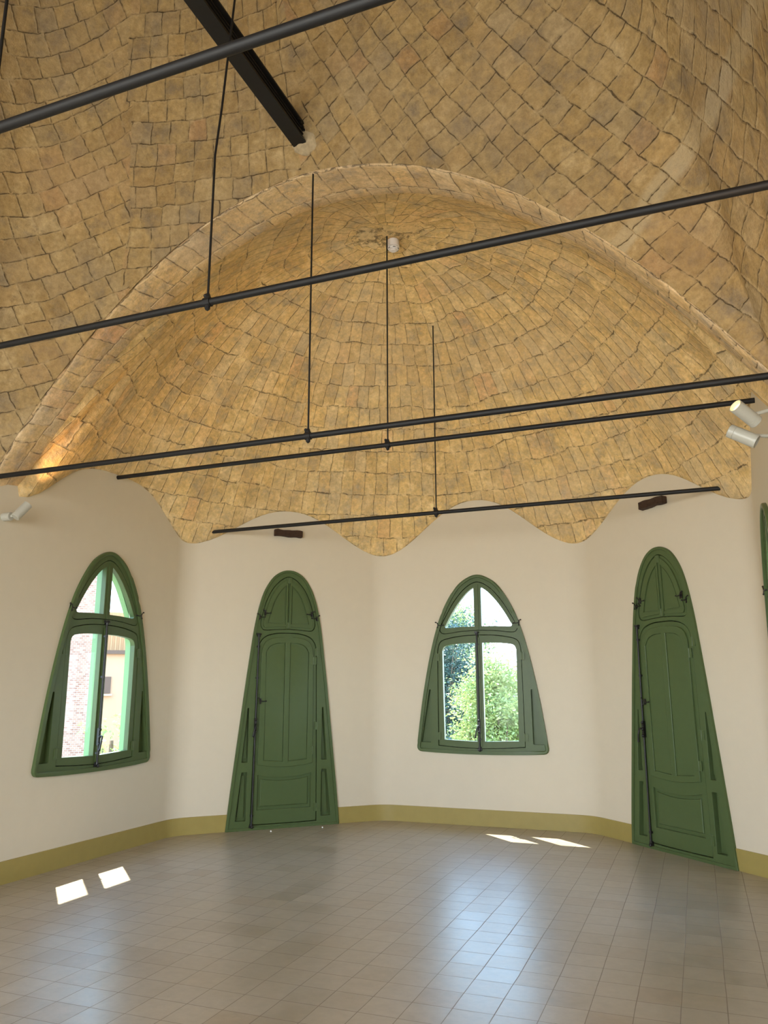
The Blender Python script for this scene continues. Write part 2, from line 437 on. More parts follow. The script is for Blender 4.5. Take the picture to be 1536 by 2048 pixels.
def prism(bm, outline, holes=(), d0=-0.02, d1=0.02, bevel=0.0, back=True):
    """flat board in the (s, z) plane, thickness from d0 to d1 along local Y, with holes"""
    loops = [list(outline)] + [list(h) for h in holes]
    vs, es = [], []
    for lp in loops:
        n0 = len(vs)
        vs += [Vector(p) for p in lp]
        es += [(n0 + i, n0 + (i + 1) % len(lp)) for i in range(len(lp))]
    ov, oe, of, *_ = delaunay_2d_cdt(vs, es, [], 0, 1e-6)
    tris = []
    for f in of:
        cx = sum(ov[i][0] for i in f) / 3; cy = sum(ov[i][1] for i in f) / 3
        if inside((cx, cy), loops[0]) and not any(inside((cx, cy), h) for h in loops[1:]): tris.append(f)
    used = {i for f in tris for i in f}
    F = {i: bm.verts.new((ov[i][0], d1, ov[i][1])) for i in used}
    B = {i: bm.verts.new((ov[i][0], d0, ov[i][1])) for i in used}
    cnt = {}
    newf = []
    for f in tris:
        newf.append(bm.faces.new([F[i] for i in f]))
        if back: bm.faces.new([B[i] for i in reversed(f)])
        for i in range(3):
            a, b = f[i], f[(i + 1) % 3]
            cnt.setdefault((min(a, b), max(a, b)), []).append((a, b))
    rim = []
    for k, v in cnt.items():
        if len(v) == 1:
            a, b = v[0]
            bm.faces.new((F[b], F[a], B[a], B[b]))
            rim.append((a, b))
    if bevel:
        ed = [bm.edges.get((F[a], F[b])) for a, b in rim]
        bmesh.ops.bevel(bm, geom=[e for e in ed if e], offset=bevel, segments=3, profile=0.5, affect='EDGES', clamp_overlap=True)

def offset(poly, d):
    """move every vertex of a closed counter-clockwise-or-not polygon inwards by d"""
    n = len(poly)
    area = sum(poly[i - 1][0] * poly[i][1] - poly[i][0] * poly[i - 1][1] for i in range(n))
    sg = 1 if area > 0 else -1
    out = []
    for i in range(n):
        a, b, c = Vector(poly[i - 1]), Vector(poly[i]), Vector(poly[(i + 1) % n])
        e1 = (b - a).normalized(); e2 = (c - b).normalized()
        n1 = Vector((-e1.y, e1.x)) * sg; n2 = Vector((-e2.y, e2.x)) * sg
        nn = (n1 + n2)
        nn = nn.normalized() if nn.length > 1e-6 else n1
        k = max(0.4, nn.dot(n1))
        out.append(tuple(b + nn * (d / k)))
    return out

def crom(pts, sub=5):
    """smooth an open list of points"""
    out = []
    n = len(pts)
    P = [Vector(p) for p in pts]
    for i in range(n - 1):
        p0 = P[max(0, i - 1)]; p1 = P[i]; p2 = P[i + 1]; p3 = P[min(n - 1, i + 2)]
        for k in range(sub):
            t = k / sub
            out.append(tuple(0.5 * ((2 * p1) + (p2 - p0) * t + (2 * p0 - 5 * p1 + 4 * p2 - p3) * t * t + (3 * p1 - p0 - 3 * p2 + p3) * t ** 3)))
    out.append(tuple(P[-1]))
    return out

def sym(half, sub=5, tail=()):
    """half outline from the top centre (s=0) round the +s side to the bottom centre (s=0)"""
    h = crom([(-half[1][0], half[1][1])] + list(half), sub)[sub:] + list(tail)
    return h + [(-s, z) for s, z in reversed(h[1:-1])]

def rounded(poly, r, seg=4):
    out = []
    n = len(poly)
    for i in range(n):
        a, b, c = Vector(poly[i - 1]), Vector(poly[i]), Vector(poly[(i + 1) % n])
        u = (a - b); v = (c - b)
        k = min(r, u.length * 0.45, v.length * 0.45)
        p = b + u.normalized() * k; q = b + v.normalized() * k
        for j in range(seg + 1):
            t = j / seg
            out.append(tuple((1 - t) ** 2 * p + 2 * t * (1 - t) * b + t * t * q))
    return out

# ------------------------------------------------------------------ plan of the room
CX, CY, AP = -2.27, 5.90, 2.82            # octagonal end of the room: centre, apothem
HALF = AP * math.tan(PI / 8)               # half side 1.168
FR = 0.38                                  # fillet radius of the soft corners
TL = FR * math.tan(PI / 8)
ARCH_Y0, ARCH_Y1 = 4.40, 4.73
XL, XR = CX - AP, CX + AP
SHIFT = {1: -0.04, 2: 0.0, 3: 0.0, 4: 0.03, 0: 0.08}

def wall_mtx(k, shift=0.0):
    a = k * PI / 4
    n = Vector((math.cos(a), math.sin(a), 0)); t = Vector((-math.sin(a), math.cos(a), 0))
    return Matrix.Translation(Vector((CX, CY, 0)) + n * AP + t * shift) @ Matrix.Rotation(a + PI / 2, 4, 'Z')

PEAK = {0: 3.60, 1: 3.50, 2: 3.62, 3: 3.48, 4: 3.50}
QQ = {0: 1.5, 1: 1.08, 2: 1.08, 3: 1.08, 4: 1.6}
LOW = 3.02
def scal(k, s):
    x = min(1.0, abs(s) / HALF)
    return LOW + (PEAK[k] - LOW) * 0.5 * (1 + math.cos(PI * x ** QQ[k]))
def scal_side(y):
    """scallop of the long side walls in front of the arch"""
    if y > ARCH_Y0: return LOW
    x = abs(((y - 3.22 + 1.18) % 2.36) - 1.18) / 1.18
    return LOW + (3.50 - LOW) * 0.5 * (1 + math.cos(PI * x ** 1.2))

# inner perimeter as a list of (x, y, ztop, wallkey), going from the right wall round to the left wall
def perimeter():
    P = []
    for k in range(5):
        a = k * PI / 4
        n = Vector((math.cos(a), math.sin(a))); t = Vector((-math.sin(a), math.cos(a)))
        s0 = -(HALF - TL) if k > 0 else -(CY - ARCH_Y1)
        s1 = (HALF - TL) if k < 4 else (CY - ARCH_Y1)
        m = 24
        for i in range(m + 1):
            s = s0 + (s1 - s0) * i / m
            q = Vector((CX, CY)) + n * AP + t * s
            P.append((q.x, q.y, scal(k, s)))
        if k < 4:
            cc = Vector((CX, CY)) + n * AP + t * (HALF - TL) - n * FR
            for i in range(1, 10):
                b = a + PI / 4 * i / 10
                q = cc + Vector((math.cos(b), math.sin(b))) * FR
                x = abs(i / 10 - 0.5) * 2
                ss = HALF - TL * x
                P.append((q.x, q.y, scal(k if i < 5 else k + 1, ss)))
    return P
PER = perimeter()

# ------------------------------------------------------------------ outlines of the joinery
WIN_O = sym([(0, 2.725), (0.10, 2.70), (0.22, 2.62), (0.325, 2.48), (0.42, 2.30), (0.495, 2.09), (0.555, 1.87), (0.61, 1.62),
             (0.665, 1.32), (0.705, 1.05), (0.732, 0.85)], 5, [(0.737, 0.822), (0.736, 0.800), (0.727, 0.782), (0.712, 0.769), (0.690, 0.763), (0.52, 0.755), (0.36, 0.750), (0.18, 0.746), (0, 0.745)])
WIN_U = sym([(0, 2.650), (0.14, 2.585), (0.27, 2.445), (0.37, 2.285), (0.448, 2.14), (0.445, 2.085), (0.39, 2.06), (0.20, 2.082), (0, 2.09)], 4)
WIN_L = sym([(0, 2.045), (0.22, 2.035), (0.39, 2.005), (0.455, 1.97), (0.482, 1.90)], 4, [(0.487, 1.86), (0.490, 1.4), (0.492, 0.825), (0.25, 0.808), (0, 0.80)])
# keep the lower corners of the casement opening square
def glass_u(sg):
    h = crom([(0.042, 2.585), (0.12, 2.53), (0.22, 2.42), (0.31, 2.29), (0.375, 2.175)], 4) + [(0.392, 2.148), (0.383, 2.132), (0.36, 2.128)] + [(0.2, 2.138), (0.042, 2.14)]
    return [(sg * s, z) for s, z in h]
def glass_l(sg):
    h = crom([(0.042, 1.955), (0.2, 1.952), (0.36, 1.935), (0.41, 1.912), (0.428, 1.87)], 4) + [(0.425, 1.4), (0.420, 0.892), (0.2, 0.884), (0.042, 0.878)]
    return [(sg * s, z) for s, z in h]
def tri_w(sg): return [(sg * s, z) for s, z in rounded([(0.572, 1.44), (0.592, 1.44), (0.695, 0.86), (0.575, 0.86)], 0.012, 3)]

DOOR_O = sym([(0, 2.775), (0.09, 2.757), (0.185, 2.69), (0.275, 2.55), (0.335, 2.37), (0.385, 2.12), (0.42, 1.86), (0.465, 1.50),
              (0.51, 1.1), (0.555, 0.70), (0.592, 0.36)], 4, [(0.610, 0.18), (0.628, 0.0), (0.30, 0.0), (0, 0.0)])
DOOR_U = sym([(0, 2.705), (0.10, 2.66), (0.19, 2.56), (0.26, 2.42), (0.315, 2.22), (0.318, 2.14), (0.275, 2.092), (0.14, 2.098), (0, 2.105)], 4)
DOOR_L = sym([(0, 2.068), (0.14, 2.062), (0.26, 2.025), (0.325, 1.95), (0.342, 1.86)], 4, [(0.345, 1.8), (0.352, 1.3), (0.362, 0.7), (0.370, 0.048), (0.18, 0.045), (0, 0.045)])
def dleaf_panel(sg):
    h = crom([(0.035, 2.595), (0.10, 2.53), (0.165, 2.42), (0.215, 2.27), (0.238, 2.175)], 4) + [(0.035, 2.165)]
    return [(sg * s, z) for s, z in h]
SHUT = sym([(0, 2.018), (0.15, 2.012), (0.245, 1.975), (0.29, 1.90), (0.302, 1.80)], 4, [(0.305, 1.2), (0.308, 0.655), (0.22, 0.640), (0.11, 0.629), (0, 0.625)])
def spanel(sg):
    h = crom([(0.03, 1.955), (0.13, 1.948), (0.205, 1.915), (0.248, 1.85)], 4) + [(0.245, 1.3), (0.243, 0.70), (0.03, 0.682)]
    return [(sg * s, z) for s, z in h]
BPAN = [(0.30, 0.552), (0.2, 0.530), (0.1, 0.519), (0, 0.516), (-0.1, 0.519), (-0.2, 0.530), (-0.30, 0.552), (-0.30, 0.195), (0.30, 0.195)]
def dtri(sg, low):
    q = [(0.418, 0.585), (0.478, 0.585), (0.53, 0.095), (0.418, 0.095)] if low else [(0.418, 1.25), (0.432, 1.25), (0.48, 0.685), (0.415, 0.685)]
    return [(sg * s, z) for s, z in rounded(q, 0.008, 3)]

# ------------------------------------------------------------------ walls
WT = 0.16
NAMES = {0: 'wall_right', 1: 'wall_back_right', 2: 'wall_back', 3: 'wall_back_left', 4: 'wall_left'}
for k in range(5):
    mt = wall_mtx(k)
    bm = bmesh.new()
    lim = CY - REAR_Y
    s0 = -(HALF - TL) if k > 0 else -lim
    s1 = (HALF - TL) if k < 4 else lim
    top = 3.70
    ol = [(s0, 0), (s1, 0), (s1, top), (s0, top)]
    hole = [(s + SHIFT[k], z) for s, z in (DOOR_O if k in (1, 3) else WIN_O)]
    holes = [hole]
    if k in (1, 3):
        # the door opening reaches the floor: notch it into the outline
        arc = [(s, z) for s, z in hole if z > 0.001]
        arc.sort(key=lambda p: 0)
        right = [p for p in hole]
        i0 = [i for i, p in enumerate(hole) if p[1] < 0.0005]
        seq = hole[i0[-1] + 1:] + hole[:i0[0]]
        if seq[0][0] > seq[-1][0]: seq = seq[::-1]
        ol = [(s0, 0), (-0.628 + SHIFT[k], 0)] + seq + [(0.628 + SHIFT[k], 0), (s1, 0), (s1, top), (s0, top)]
        holes = []
    prism(bm, ol, holes, -WT, 0.0)
    bmesh.ops.transform(bm, matrix=mt, verts=bm.verts)
    if k < 4:      # the soft corner towards the next wall
        a = k * PI / 4
        n = Vector((math.cos(a), math.sin(a), 0)); t = Vector((-math.sin(a), math.cos(a), 0))
        cc = Vector((CX, CY, 0)) + n * AP + t * (HALF - TL) - n * FR
        prev = None
        for i in range(13):
            b = a + PI / 4 * i / 12
            e = Vector((math.cos(b), math.sin(b), 0))
            cur = [bm.verts.new(cc + e * FR), bm.verts.new(cc + e * FR + Vector((0, 0, top))), bm.verts.new(cc + e * (FR + WT) + Vector((0, 0, top))), bm.verts.new(cc + e * (FR + WT))]
            if prev:
                for j in range(3): bm.faces.new((prev[j], cur[j], cur[j + 1], prev[j + 1]))
            prev = cur
    o = mesh_obj(NAMES[k], bm, 'plaster', smooth=True, angle=30)
    struct(o, 'warm white plastered wall of the many-sided room')

# rear wall behind the camera; its two large openings are added to admit light
bm = bmesh.new()
holes = [[(x - 1.35, 0.35), (x + 1.35, 0.35), (x + 1.35, 3.2), (x - 1.35, 3.2)] for x in (-3.72, -0.82)]
prism(bm, [(XL - WT, 0), (XR + WT, 0), (XR + WT, 3.7), (XL - WT, 3.7)], holes, REAR_Y - WT, REAR_Y)
struct(mesh_obj('wall_rear', bm, 'plaster'), 'white plastered rear wall with two wide openings added for light')
for i, x in enumerate((-3.72, -0.82)):
    bm = bmesh.new()
    o0 = [(x - 1.35, 0.35), (x + 1.35, 0.35), (x + 1.35, 3.2), (x - 1.35, 3.2)]
    hs = [[(x - 1.29, 0.41), (x - 0.03, 0.41), (x - 0.03, 3.14), (x - 1.29, 3.14)], [(x + 0.03, 0.41), (x + 1.29, 0.41), (x + 1.29, 3.14), (x + 0.03, 3.14)]]
    prism(bm, o0, hs, REAR_Y - 0.10, REAR_Y - 0.05, 0.004)
    w = struct(mesh_obj('window_%d' % (4 + i), bm, 'green'), 'wide green frame of a light opening added in the unseen rear wall')

# floor
bm = bmesh.new()
fp = [(XR + WT, REAR_Y - WT)] + [(x, y) for x, y, z in PER] + [(XL - WT, REAR_Y - WT)]
fp2 = []
cen = Vector((CX, CY))
for x, y in fp[1:-1]:
    v = Vector((x, y)) - cen
    fp2.append(tuple(cen + v * (1 + 0.10 / v.length)))
fp2 = [(XR + 0.1, REAR_Y - 0.1)] + fp2 + [(XL - 0.1, REAR_Y - 0.1)]
vs = [bm.verts.new((x, y, 0)) for x, y in fp2]
bm.faces.new(vs)
r = bmesh.ops.extrude_face_region(bm, geom=bm.faces[:])
bmesh.ops.translate(bm, vec=(0, 0, -0.2), verts=[v for v in r['geom'] if isinstance(v, bmesh.types.BMVert)])
struct(mesh_obj('floor', bm, 'floor'), 'beige square cement tile floor')

# skirting band
def skirting(name, pts):
    bm = bmesh.new(); h = 0.17; th = 0.008
    P = [Vector(p) for p in pts]
    prev = None
    for i, p in enumerate(P):
        a = P[max(0, i - 1)]; b = P[min(len(P) - 1, i + 1)]
        t = (b - a).normalized(); n = Vector((-t.y, t.x))      # towards the room (perimeter runs counter-clockwise)
        q = p + n * th
        cur = [bm.verts.new((p.x, p.y, 0)), bm.verts.new((q.x, q.y, 0)), bm.verts.new((q.x, q.y, h - 0.002)), bm.verts.new((p.x, p.y, h))]
        if prev:
            for j in range(3): bm.faces.new((prev[j], cur[j], cur[j + 1], prev[j + 1]))
        else: bm.faces.new(cur)
        prev = cur
    bm.faces.new(prev[::-1])
    struct(mesh_obj(name, bm, 'base', smooth=True, angle=14), 'olive ochre painted skirting band')
def on_wall(k, s):
    p = wall_mtx(k) @ Vector((s, 0, 0)); return (p.x, p.y)
def corner_pts(k):
    a = k * PI / 4
    n = Vector((math.cos(a), math.sin(a))); t = Vector((-math.sin(a), math.cos(a)))
    cc = Vector((CX, CY)) + n * AP + t * (HALF - TL) - n * FR
    return [tuple(cc + Vector((math.cos(a + PI / 4 * i / 10), math.sin(a + PI / 4 * i / 10))) * FR) for i in range(11)]
E = HALF - TL
skirting('baseboard_right', [on_wall(0, -(CY - REAR_Y) + 0.02), on_wall(0, 0)] + corner_pts(0) + [on_wall(1, -0.60 + SHIFT[1])])
skirting('baseboard_back', [on_wall(1, 0.60 + SHIFT[1])] + corner_pts(1) + [on_wall(2, 0)] + corner_pts(2) + [on_wall(3, -0.60)])
skirting('baseboard_left', [on_wall(3, 0.60)] + corner_pts(3) + [on_wall(4, 0), on_wall(4, CY - REAR_Y - 0.02)])

# ------------------------------------------------------------------ vaults
def arch_z(x, off=0.0):
    u = (x - CX) / AP
    return LOW + 0.02 + (5.07 + off - LOW - 0.02) * (1 - abs(u) ** 2.0)
def arch_back(x):
    u = abs((x - CX) / AP)
    return ARCH_Y1 + 0.15 * (1 - u ** 2)

def cum(B):
    L = [0.0]
    for a, b in zip(B, B[1:]): L.append(L[-1] + (Vector(b) - Vector(a)).length)
    return L

def vault(name, T, B, p, rows, uvfun, m, rough=0.006, lip=0.0, crease=None):
    """surface of meridians from the crown T down to the closed boundary B"""
    bm = bmesh.new(); uvl = bm.loops.layers.uv.new('tile')
    T = Vector(T); n = len(B)
    L = cum(B + [B[0]])
    cols = []
    S = [Vector((b[0], b[1], 0)) for b in B]
    for _ in range(260): S = [(S[i - 1] + S[i] * 2 + S[(i + 1) % n]) / 4 for i in range(n)]
    for j in range(rows + 1):
        # denser towards the boundary
        rho = 1 - (1 - j / rows) ** 1.0
        rho = math.sin(rho * PI / 2) ** 0.9
        ring = []
        for i, b in enumerate(B):
            b = Vector(b)
            w = rho ** 12
            bx = S[i].x + (b.x - S[i].x) * w; by = S[i].y + (b.y - S[i].y) * w
            x = T.x + (bx - T.x) * rho; y = T.y + (by - T.y) * rho
            z = b.z + (T.z - b.z) * (1 - rho ** p)
            v = Vector((x, y, z))
            if crease: v += crease(v, rho)
            nz = noise.noise_vector(v * 2.3) * rough * 2.2 + noise.noise_vector(v * 9) * rough
            if j == rows: nz = Vector((0, 0, 0))
            ring.append(v + nz)
        cols.append(ring)
    # meridian lengths
    Ml = [[0.0] * n for _ in range(rows + 1)]
    for j in range(1, rows + 1):
        for i in range(n): Ml[j][i] = Ml[j - 1][i] + (cols[j][i] - cols[j - 1][i]).length
    top = bm.verts.new(T)
    vv = [None] + [[bm.verts.new(c) for c in ring] for ring in cols[1:]]
    for j in range(1, rows + 1):
        for i in range(n):
            i2 = (i + 1) % n
            if j == 1: f = bm.faces.new((top, vv[1][i], vv[1][i2])); idx = [(0, i), (1, i), (1, i2)]
            else:
                f = bm.faces.new((vv[j - 1][i], vv[j][i], vv[j][i2], vv[j - 1][i2])); idx = [(j - 1, i), (j, i), (j, i2), (j - 1, i2)]
            mid = f.calc_center_median()
            for lp, (a, c) in zip(f.loops, idx):
                Lc = L[c] if not (c == 0 and i2 == 0) else L[n]
                lp[uvl].uv = uvfun(lp.vert.co, Lc, Ml[a][c], j, mid, L[n], Ml[rows][c])
    return mesh_obj(name, bm, m, smooth=True)

# end vault: umbrella shell over the octagon, its courses run as rings
Bnd = [(x + (CX - x) * 0.006, y + (CY - y) * 0.006, z) for x, y, z in PER]
M_ARCH = 60
arcb = []
for i in range(1, M_ARCH):
    x = XL + (XR - XL) * (0.5 - 0.5 * math.cos(PI * i / M_ARCH))
    arcb.append((x, arch_back(x) - 0.035, arch_z(x, 0.0) + 0.085))
Bnd = Bnd + arcb
ROWH = 0.262
TB = (CX, CY, 5.44)
NT = {}
# ring UV: x is the turn round the crown, y counts the courses
def make_vault_rings():
    bm = bmesh.new(); uvl = bm.loops.layers.uv.new('tile')
    T = Vector(TB); n = len(Bnd); L = cum(Bnd + [Bnd[0]])
    courses, sub, p = 15, 5, 2.6
    rows = courses * sub
    # rho spaced by arc length on a typical meridian
    ref = []
    K = 600
    acc = [0.0]
    f = lambda r: Vector((2.82 * r, 3.45 + (5.44 - 3.45) * (1 - r ** p)))
    for i in range(K): acc.append(acc[-1] + (f((i + 1) / K) - f(i / K)).length)
    def rho_at(s):
        s *= acc[-1]
        for i in range(K):
            if acc[i + 1] >= s: return (i + (s - acc[i]) / (acc[i + 1] - acc[i])) / K
        return 1.0
    rh = [rho_at(j / rows) for j in range(rows + 1)]
    def s_of_z(z):
        if z < 3.46: return acc[-1] + (3.46 - z) * 1.12
        r_ = max(0.0, 1 - (z - 3.45) / 1.99) ** (1 / p)
        q = min(K, r_ * K); i = min(K - 1, int(q))
        return acc[i] + (acc[i + 1] - acc[i]) * (q - i)
    SP = [Vector((b_[0], b_[1], 0)) for b_ in Bnd]
    for _ in range(300): SP = [(SP[i - 1] + SP[i] * 2 + SP[(i + 1) % n]) / 4 for i in range(n)]
    ring = []
    for j in range(rows + 1):
        rr = []
        for i, b in enumerate(Bnd):
            b = Vector(b); rho = rh[j]
            zm = max(3.28, b.z)
            w_ = rho ** 4; bx = SP[i].x + (b.x - SP[i].x) * w_; by = SP[i].y + (b.y - SP[i].y) * w_
            v = Vector((T.x + (bx - T.x) * rho, T.y + (by - T.y) * rho, zm + (T.z - zm) * (1 - rho ** p) + (b.z - zm) * rho ** 5))
            if j < rows: v += noise.noise_vector(v * 2.1) * 0.018 + noise.noise_vector(v * 8) * 0.006
            rr.append(v)
        ring.append(rr)
    top = bm.verts.new(T)
    vv = [None] + [[bm.verts.new(c) for c in r_] for r_ in ring[1:]]
    for j in range(1, rows + 1):
        for i in range(n):
            i2 = (i + 1) % n
            if j == 1: fc = bm.faces.new((top, vv[1][i], vv[1][i2])); idx = [(0, i), (1, i), (1, i2)]
            else: fc = bm.faces.new((vv[j - 1][i], vv[j][i], vv[j][i2], vv[j - 1][i2])); idx = [(j - 1, i), (j, i), (j, i2), (j - 1, i2)]
            uvs = []
            for lp, (a, c) in zip(fc.loops, idx):
                co = lp.vert.co if a > 0 else fc.calc_center_median()
                th = math.atan2(co.x - CX, co.y - CY) / (2 * PI) + 0.5
                uvs.append([th, s_of_z(lp.vert.co.z) / 0.262])
            if max(q[0] for q in uvs) - min(q[0] for q in uvs) > 0.5:
                for q in uvs: q[0] += 1.0 if q[0] < 0.5 else 0.0
            for lp, q in zip(fc.loops, uvs): lp[uvl].uv = q
    # lip of the shell against the wall
    bnd = vv[rows]
    low = []
    for i in range(n):
        q = bnd[i].co.copy(); low.append(bm.verts.new((q.x + (q.x - CX) * 0.012, q.y + (q.y - CY) * 0.012, q.z - 0.012)))
    for i in range(n):
        i2 = (i + 1) % n
        f2 = bm.faces.new((bnd[i], low[i], low[i2], bnd[i2]))
        for lp, uvv in zip(f2.loops, ((0.5, 14.3), (0.5, 14.4), (0.5, 14.4), (0.5, 14.3))): lp[uvl].uv = uvv
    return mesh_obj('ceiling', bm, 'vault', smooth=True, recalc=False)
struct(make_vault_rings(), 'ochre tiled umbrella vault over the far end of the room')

# arch rib between the two vaults
bm = bmesh.new(); uvl = bm.loops.layers.uv.new('tile')
prev = None
xs = [XL + (XR - XL) * (0.5 - 0.5 * math.cos(PI * i / 120)) for i in range(121)]
al = 0.0; lastp = None
for i, x in enumerate(xs):
    yb = arch_back(x); z = arch_z(x)
    if lastp is not None: al += (Vector((x, z)) - lastp).length
    lastp = Vector((x, z))
    wv = noise.noise(Vector((x * 3, 0, 7))) * 0.012
    z1 = z + wv * 0.5
    prof = [(ARCH_Y0 + 0.004, z + 0.012, -0.05), (ARCH_Y0 + 0.016, z1, 0.0), (ARCH_Y0 + 0.15, z1 + 0.022, 0.45), (yb - 0.13, z1 + 0.045, 1.0),
            (yb - 0.02, z1 + 0.06, 1.65), (yb, z1 + 0.075, 1.75), (yb + 0.004, z + 0.42, 2.0)]
    cur = [(bm.verts.new((x, y, zz + noise.noise(Vector((x * 2, y * 3, zz))) * 0.008)), (al / 0.17, v)) for y, zz, v in prof]
    if prev:
        for a in range(len(prof) - 1):
            q = (prev[a], cur[a], cur[a + 1], prev[a + 1])
            fc = bm.faces.new([t_[0] for t_ in q])
            for lp, t_ in zip(fc.loops, q): lp[uvl].uv = t_[1]
    prev = cur
struct(mesh_obj('trim_1', bm, 'archm', smooth=True, angle=50, recalc=True), 'pale tiled parabolic arch rib between the two vaults')

# near vault: tall shell rising from the arch and the side walls
B2 = []
YN = 1.8
ys = [REAR_Y + (ARCH_Y0 - REAR_Y) * i / 90 for i in range(90)]
for y in ys: B2.append((XR - 0.017, y, scal_side(y)))
for i in range(0, 91):
    x = XR - 0.017 + (XL - XR + 0.034) * (0.5 - 0.5 * math.cos(PI * i / 90))
    B2.append((x, ARCH_Y0 + 0.0, arch_z(x) + 0.004))
for y in reversed(ys): B2.append((XL + 0.017, y, scal_side(y)))
for i in range(1, 30):
    B2.append((XL + (XR - XL) * i / 30, REAR_Y, 3.3))
def near_crease(v, rho):
    # the two shells meet in a soft ridge above the crown of the arch
    if v.y < YN: return Vector((0, 0, 0))
    ang = math.atan2(v.x - CX, v.y - YN)
    a = abs(ang)
    amp = 0.16 * math.exp(-a / 0.16) * min(1, (1 - rho) * 9) * min(1, rho * 3)
    return Vector((-math.sin(ang) * amp, -math.cos(ang) * amp, 0))
def uv_near(co, L, Md, j, mid, Ltot, Mtot):
    # flat-ish patches of the shell are laid on the diagonal
    ang = math.atan2(mid.x - CX, mid.y - YN)
    u = math.atan2(co.x - CX, co.y - YN) * 2.75; v = co.z * 1.06
    if ang > -0.02: a = 1.12; s = 1 / 0.150
    elif ang > -0.55: a = 0.06; s = 1 / 0.155
    else: a = -0.40; s = 1 / 0.155
    return ((u * math.cos(a) - v * math.sin(a)) * s, (u * math.sin(a) + v * math.cos(a)) * s)
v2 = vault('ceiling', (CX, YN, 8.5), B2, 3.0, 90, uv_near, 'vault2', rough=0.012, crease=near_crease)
struct(v2, 'tall browner tiled vault over the near part of the room, shade put into its colour')

# unseen outer shell added to block sky light leaking past the vaults
bm = bmesh.new()
rp = []
for x, y in fp[1:-1]:
    v = Vector((x, y)) - cen
    rp.append(cen + v * (1 + 0.15 / v.length))
rp = [Vector((XR + WT, REAR_Y - WT))] + rp + [Vector((XL - WT, REAR_Y - WT))]
lo = [bm.verts.new((p.x, p.y, 3.66)) for p in rp]; hi = [bm.verts.new((p.x, p.y, 8.9)) for p in rp]
for i in range(len(rp)):
    k = (i + 1) % len(rp); bm.faces.new((lo[i], lo[k], hi[k], hi[i]))
bm.faces.new(hi)
struct(mesh_obj('light_block_shell', bm, 'cream'), 'unseen outer shell added over the vaults against light leaks')

# eaves outside that shade the upper half of the windows
for k in (0, 2, 4):
    bm = bmesh.new()
    add_box(bm, (0, -WT - 0.28, 3.12), (2.6, 0.56, 0.12))
    o = mesh_obj('roof_eave', bm, 'cream'); o.matrix_world = wall_mtx(k); struct(o, 'overhanging eave outside')

# ------------------------------------------------------------------ ironmongery in wall coordinates (s, d, z)
def hinge_mesh(name, s, z, d, parent, w=0.032, h=0.085):
    bm = bmesh.new()
    prism(bm, rounded([(s - w, z - h / 2), (s - 0.003, z - h / 2), (s - 0.003, z + h / 2), (s - w, z + h / 2)], 0.006, 2), (), d - 0.002, d + 0.007, 0.001)
    prism(bm, rounded([(s + 0.003, z - h / 2), (s + w, z - h / 2), (s + w, z + h / 2), (s + 0.003, z + h / 2)], 0.006, 2), (), d - 0.002, d + 0.007, 0.001)
    add_tube(bm, [(s, d + 0.004, z - h / 2), (s, d + 0.004, z + h / 2)], 0.006, 10)
    for zz in (-0.28, 0, 0.28):
        for ss in (-0.62, 0.62):
            add_lathe(bm, [(0.0035, 0), (0.003, 0.0016), (0, 0.002)], Matrix.Translation((s + ss * w, d + 0.004, z + zz * h)) @ Matrix.Rotation(-PI / 2, 4, 'X'), 8)
    return mesh_obj(name, bm, 'green', parent, smooth=True, angle=14)

def ball(bm, c, r):
    bmesh.ops.create_uvsphere(bm, u_segments=12, v_segments=8, radius=r, matrix=Matrix.Translation(c))

def latch_mesh(name, s, z, d, sg, parent):
    """small black turn-latch: two pins, a bar and a curled thumb piece"""
    bm = bmesh.new()
    prism(bm, rounded([(s - 0.012, z - 0.028), (s + 0.012, z - 0.028), (s + 0.012, z + 0.028), (s - 0.012, z + 0.028)], 0.006, 2), (), d, d + 0.004)
    add_tube(bm, [(s, d, z), (s, d + 0.022, z)], 0.006, 10)
    add_tube(bm, [(s, d + 0.018, z), (s + sg * 0.03, d + 0.020, z - 0.006), (s + sg * 0.058, d + 0.012, z - 0.002)], [0.006, 0.005, 0.004], 8)
    add_tube(bm, [(s, d + 0.020, z), (s - sg * 0.010, d + 0.024, z + 0.024), (s - sg * 0.026, d + 0.022, z + 0.030)], [0.005, 0.004, 0.006], 8)
    add_tube(bm, [(s, d + 0.020, z), (s - sg * 0.006, d + 0.024, z - 0.024)], [0.005, 0.004], 8)
    ball(bm, (s + sg * 0.060, d + 0.012, z - 0.002), 0.008)
    ball(bm, (s - sg * 0.028, d + 0.022, z + 0.031), 0.008)
    ball(bm, (s - sg * 0.006, d + 0.024, z - 0.028), 0.0075)
    return mesh_obj(name, bm, 'iron', parent, smooth=True, angle=50)

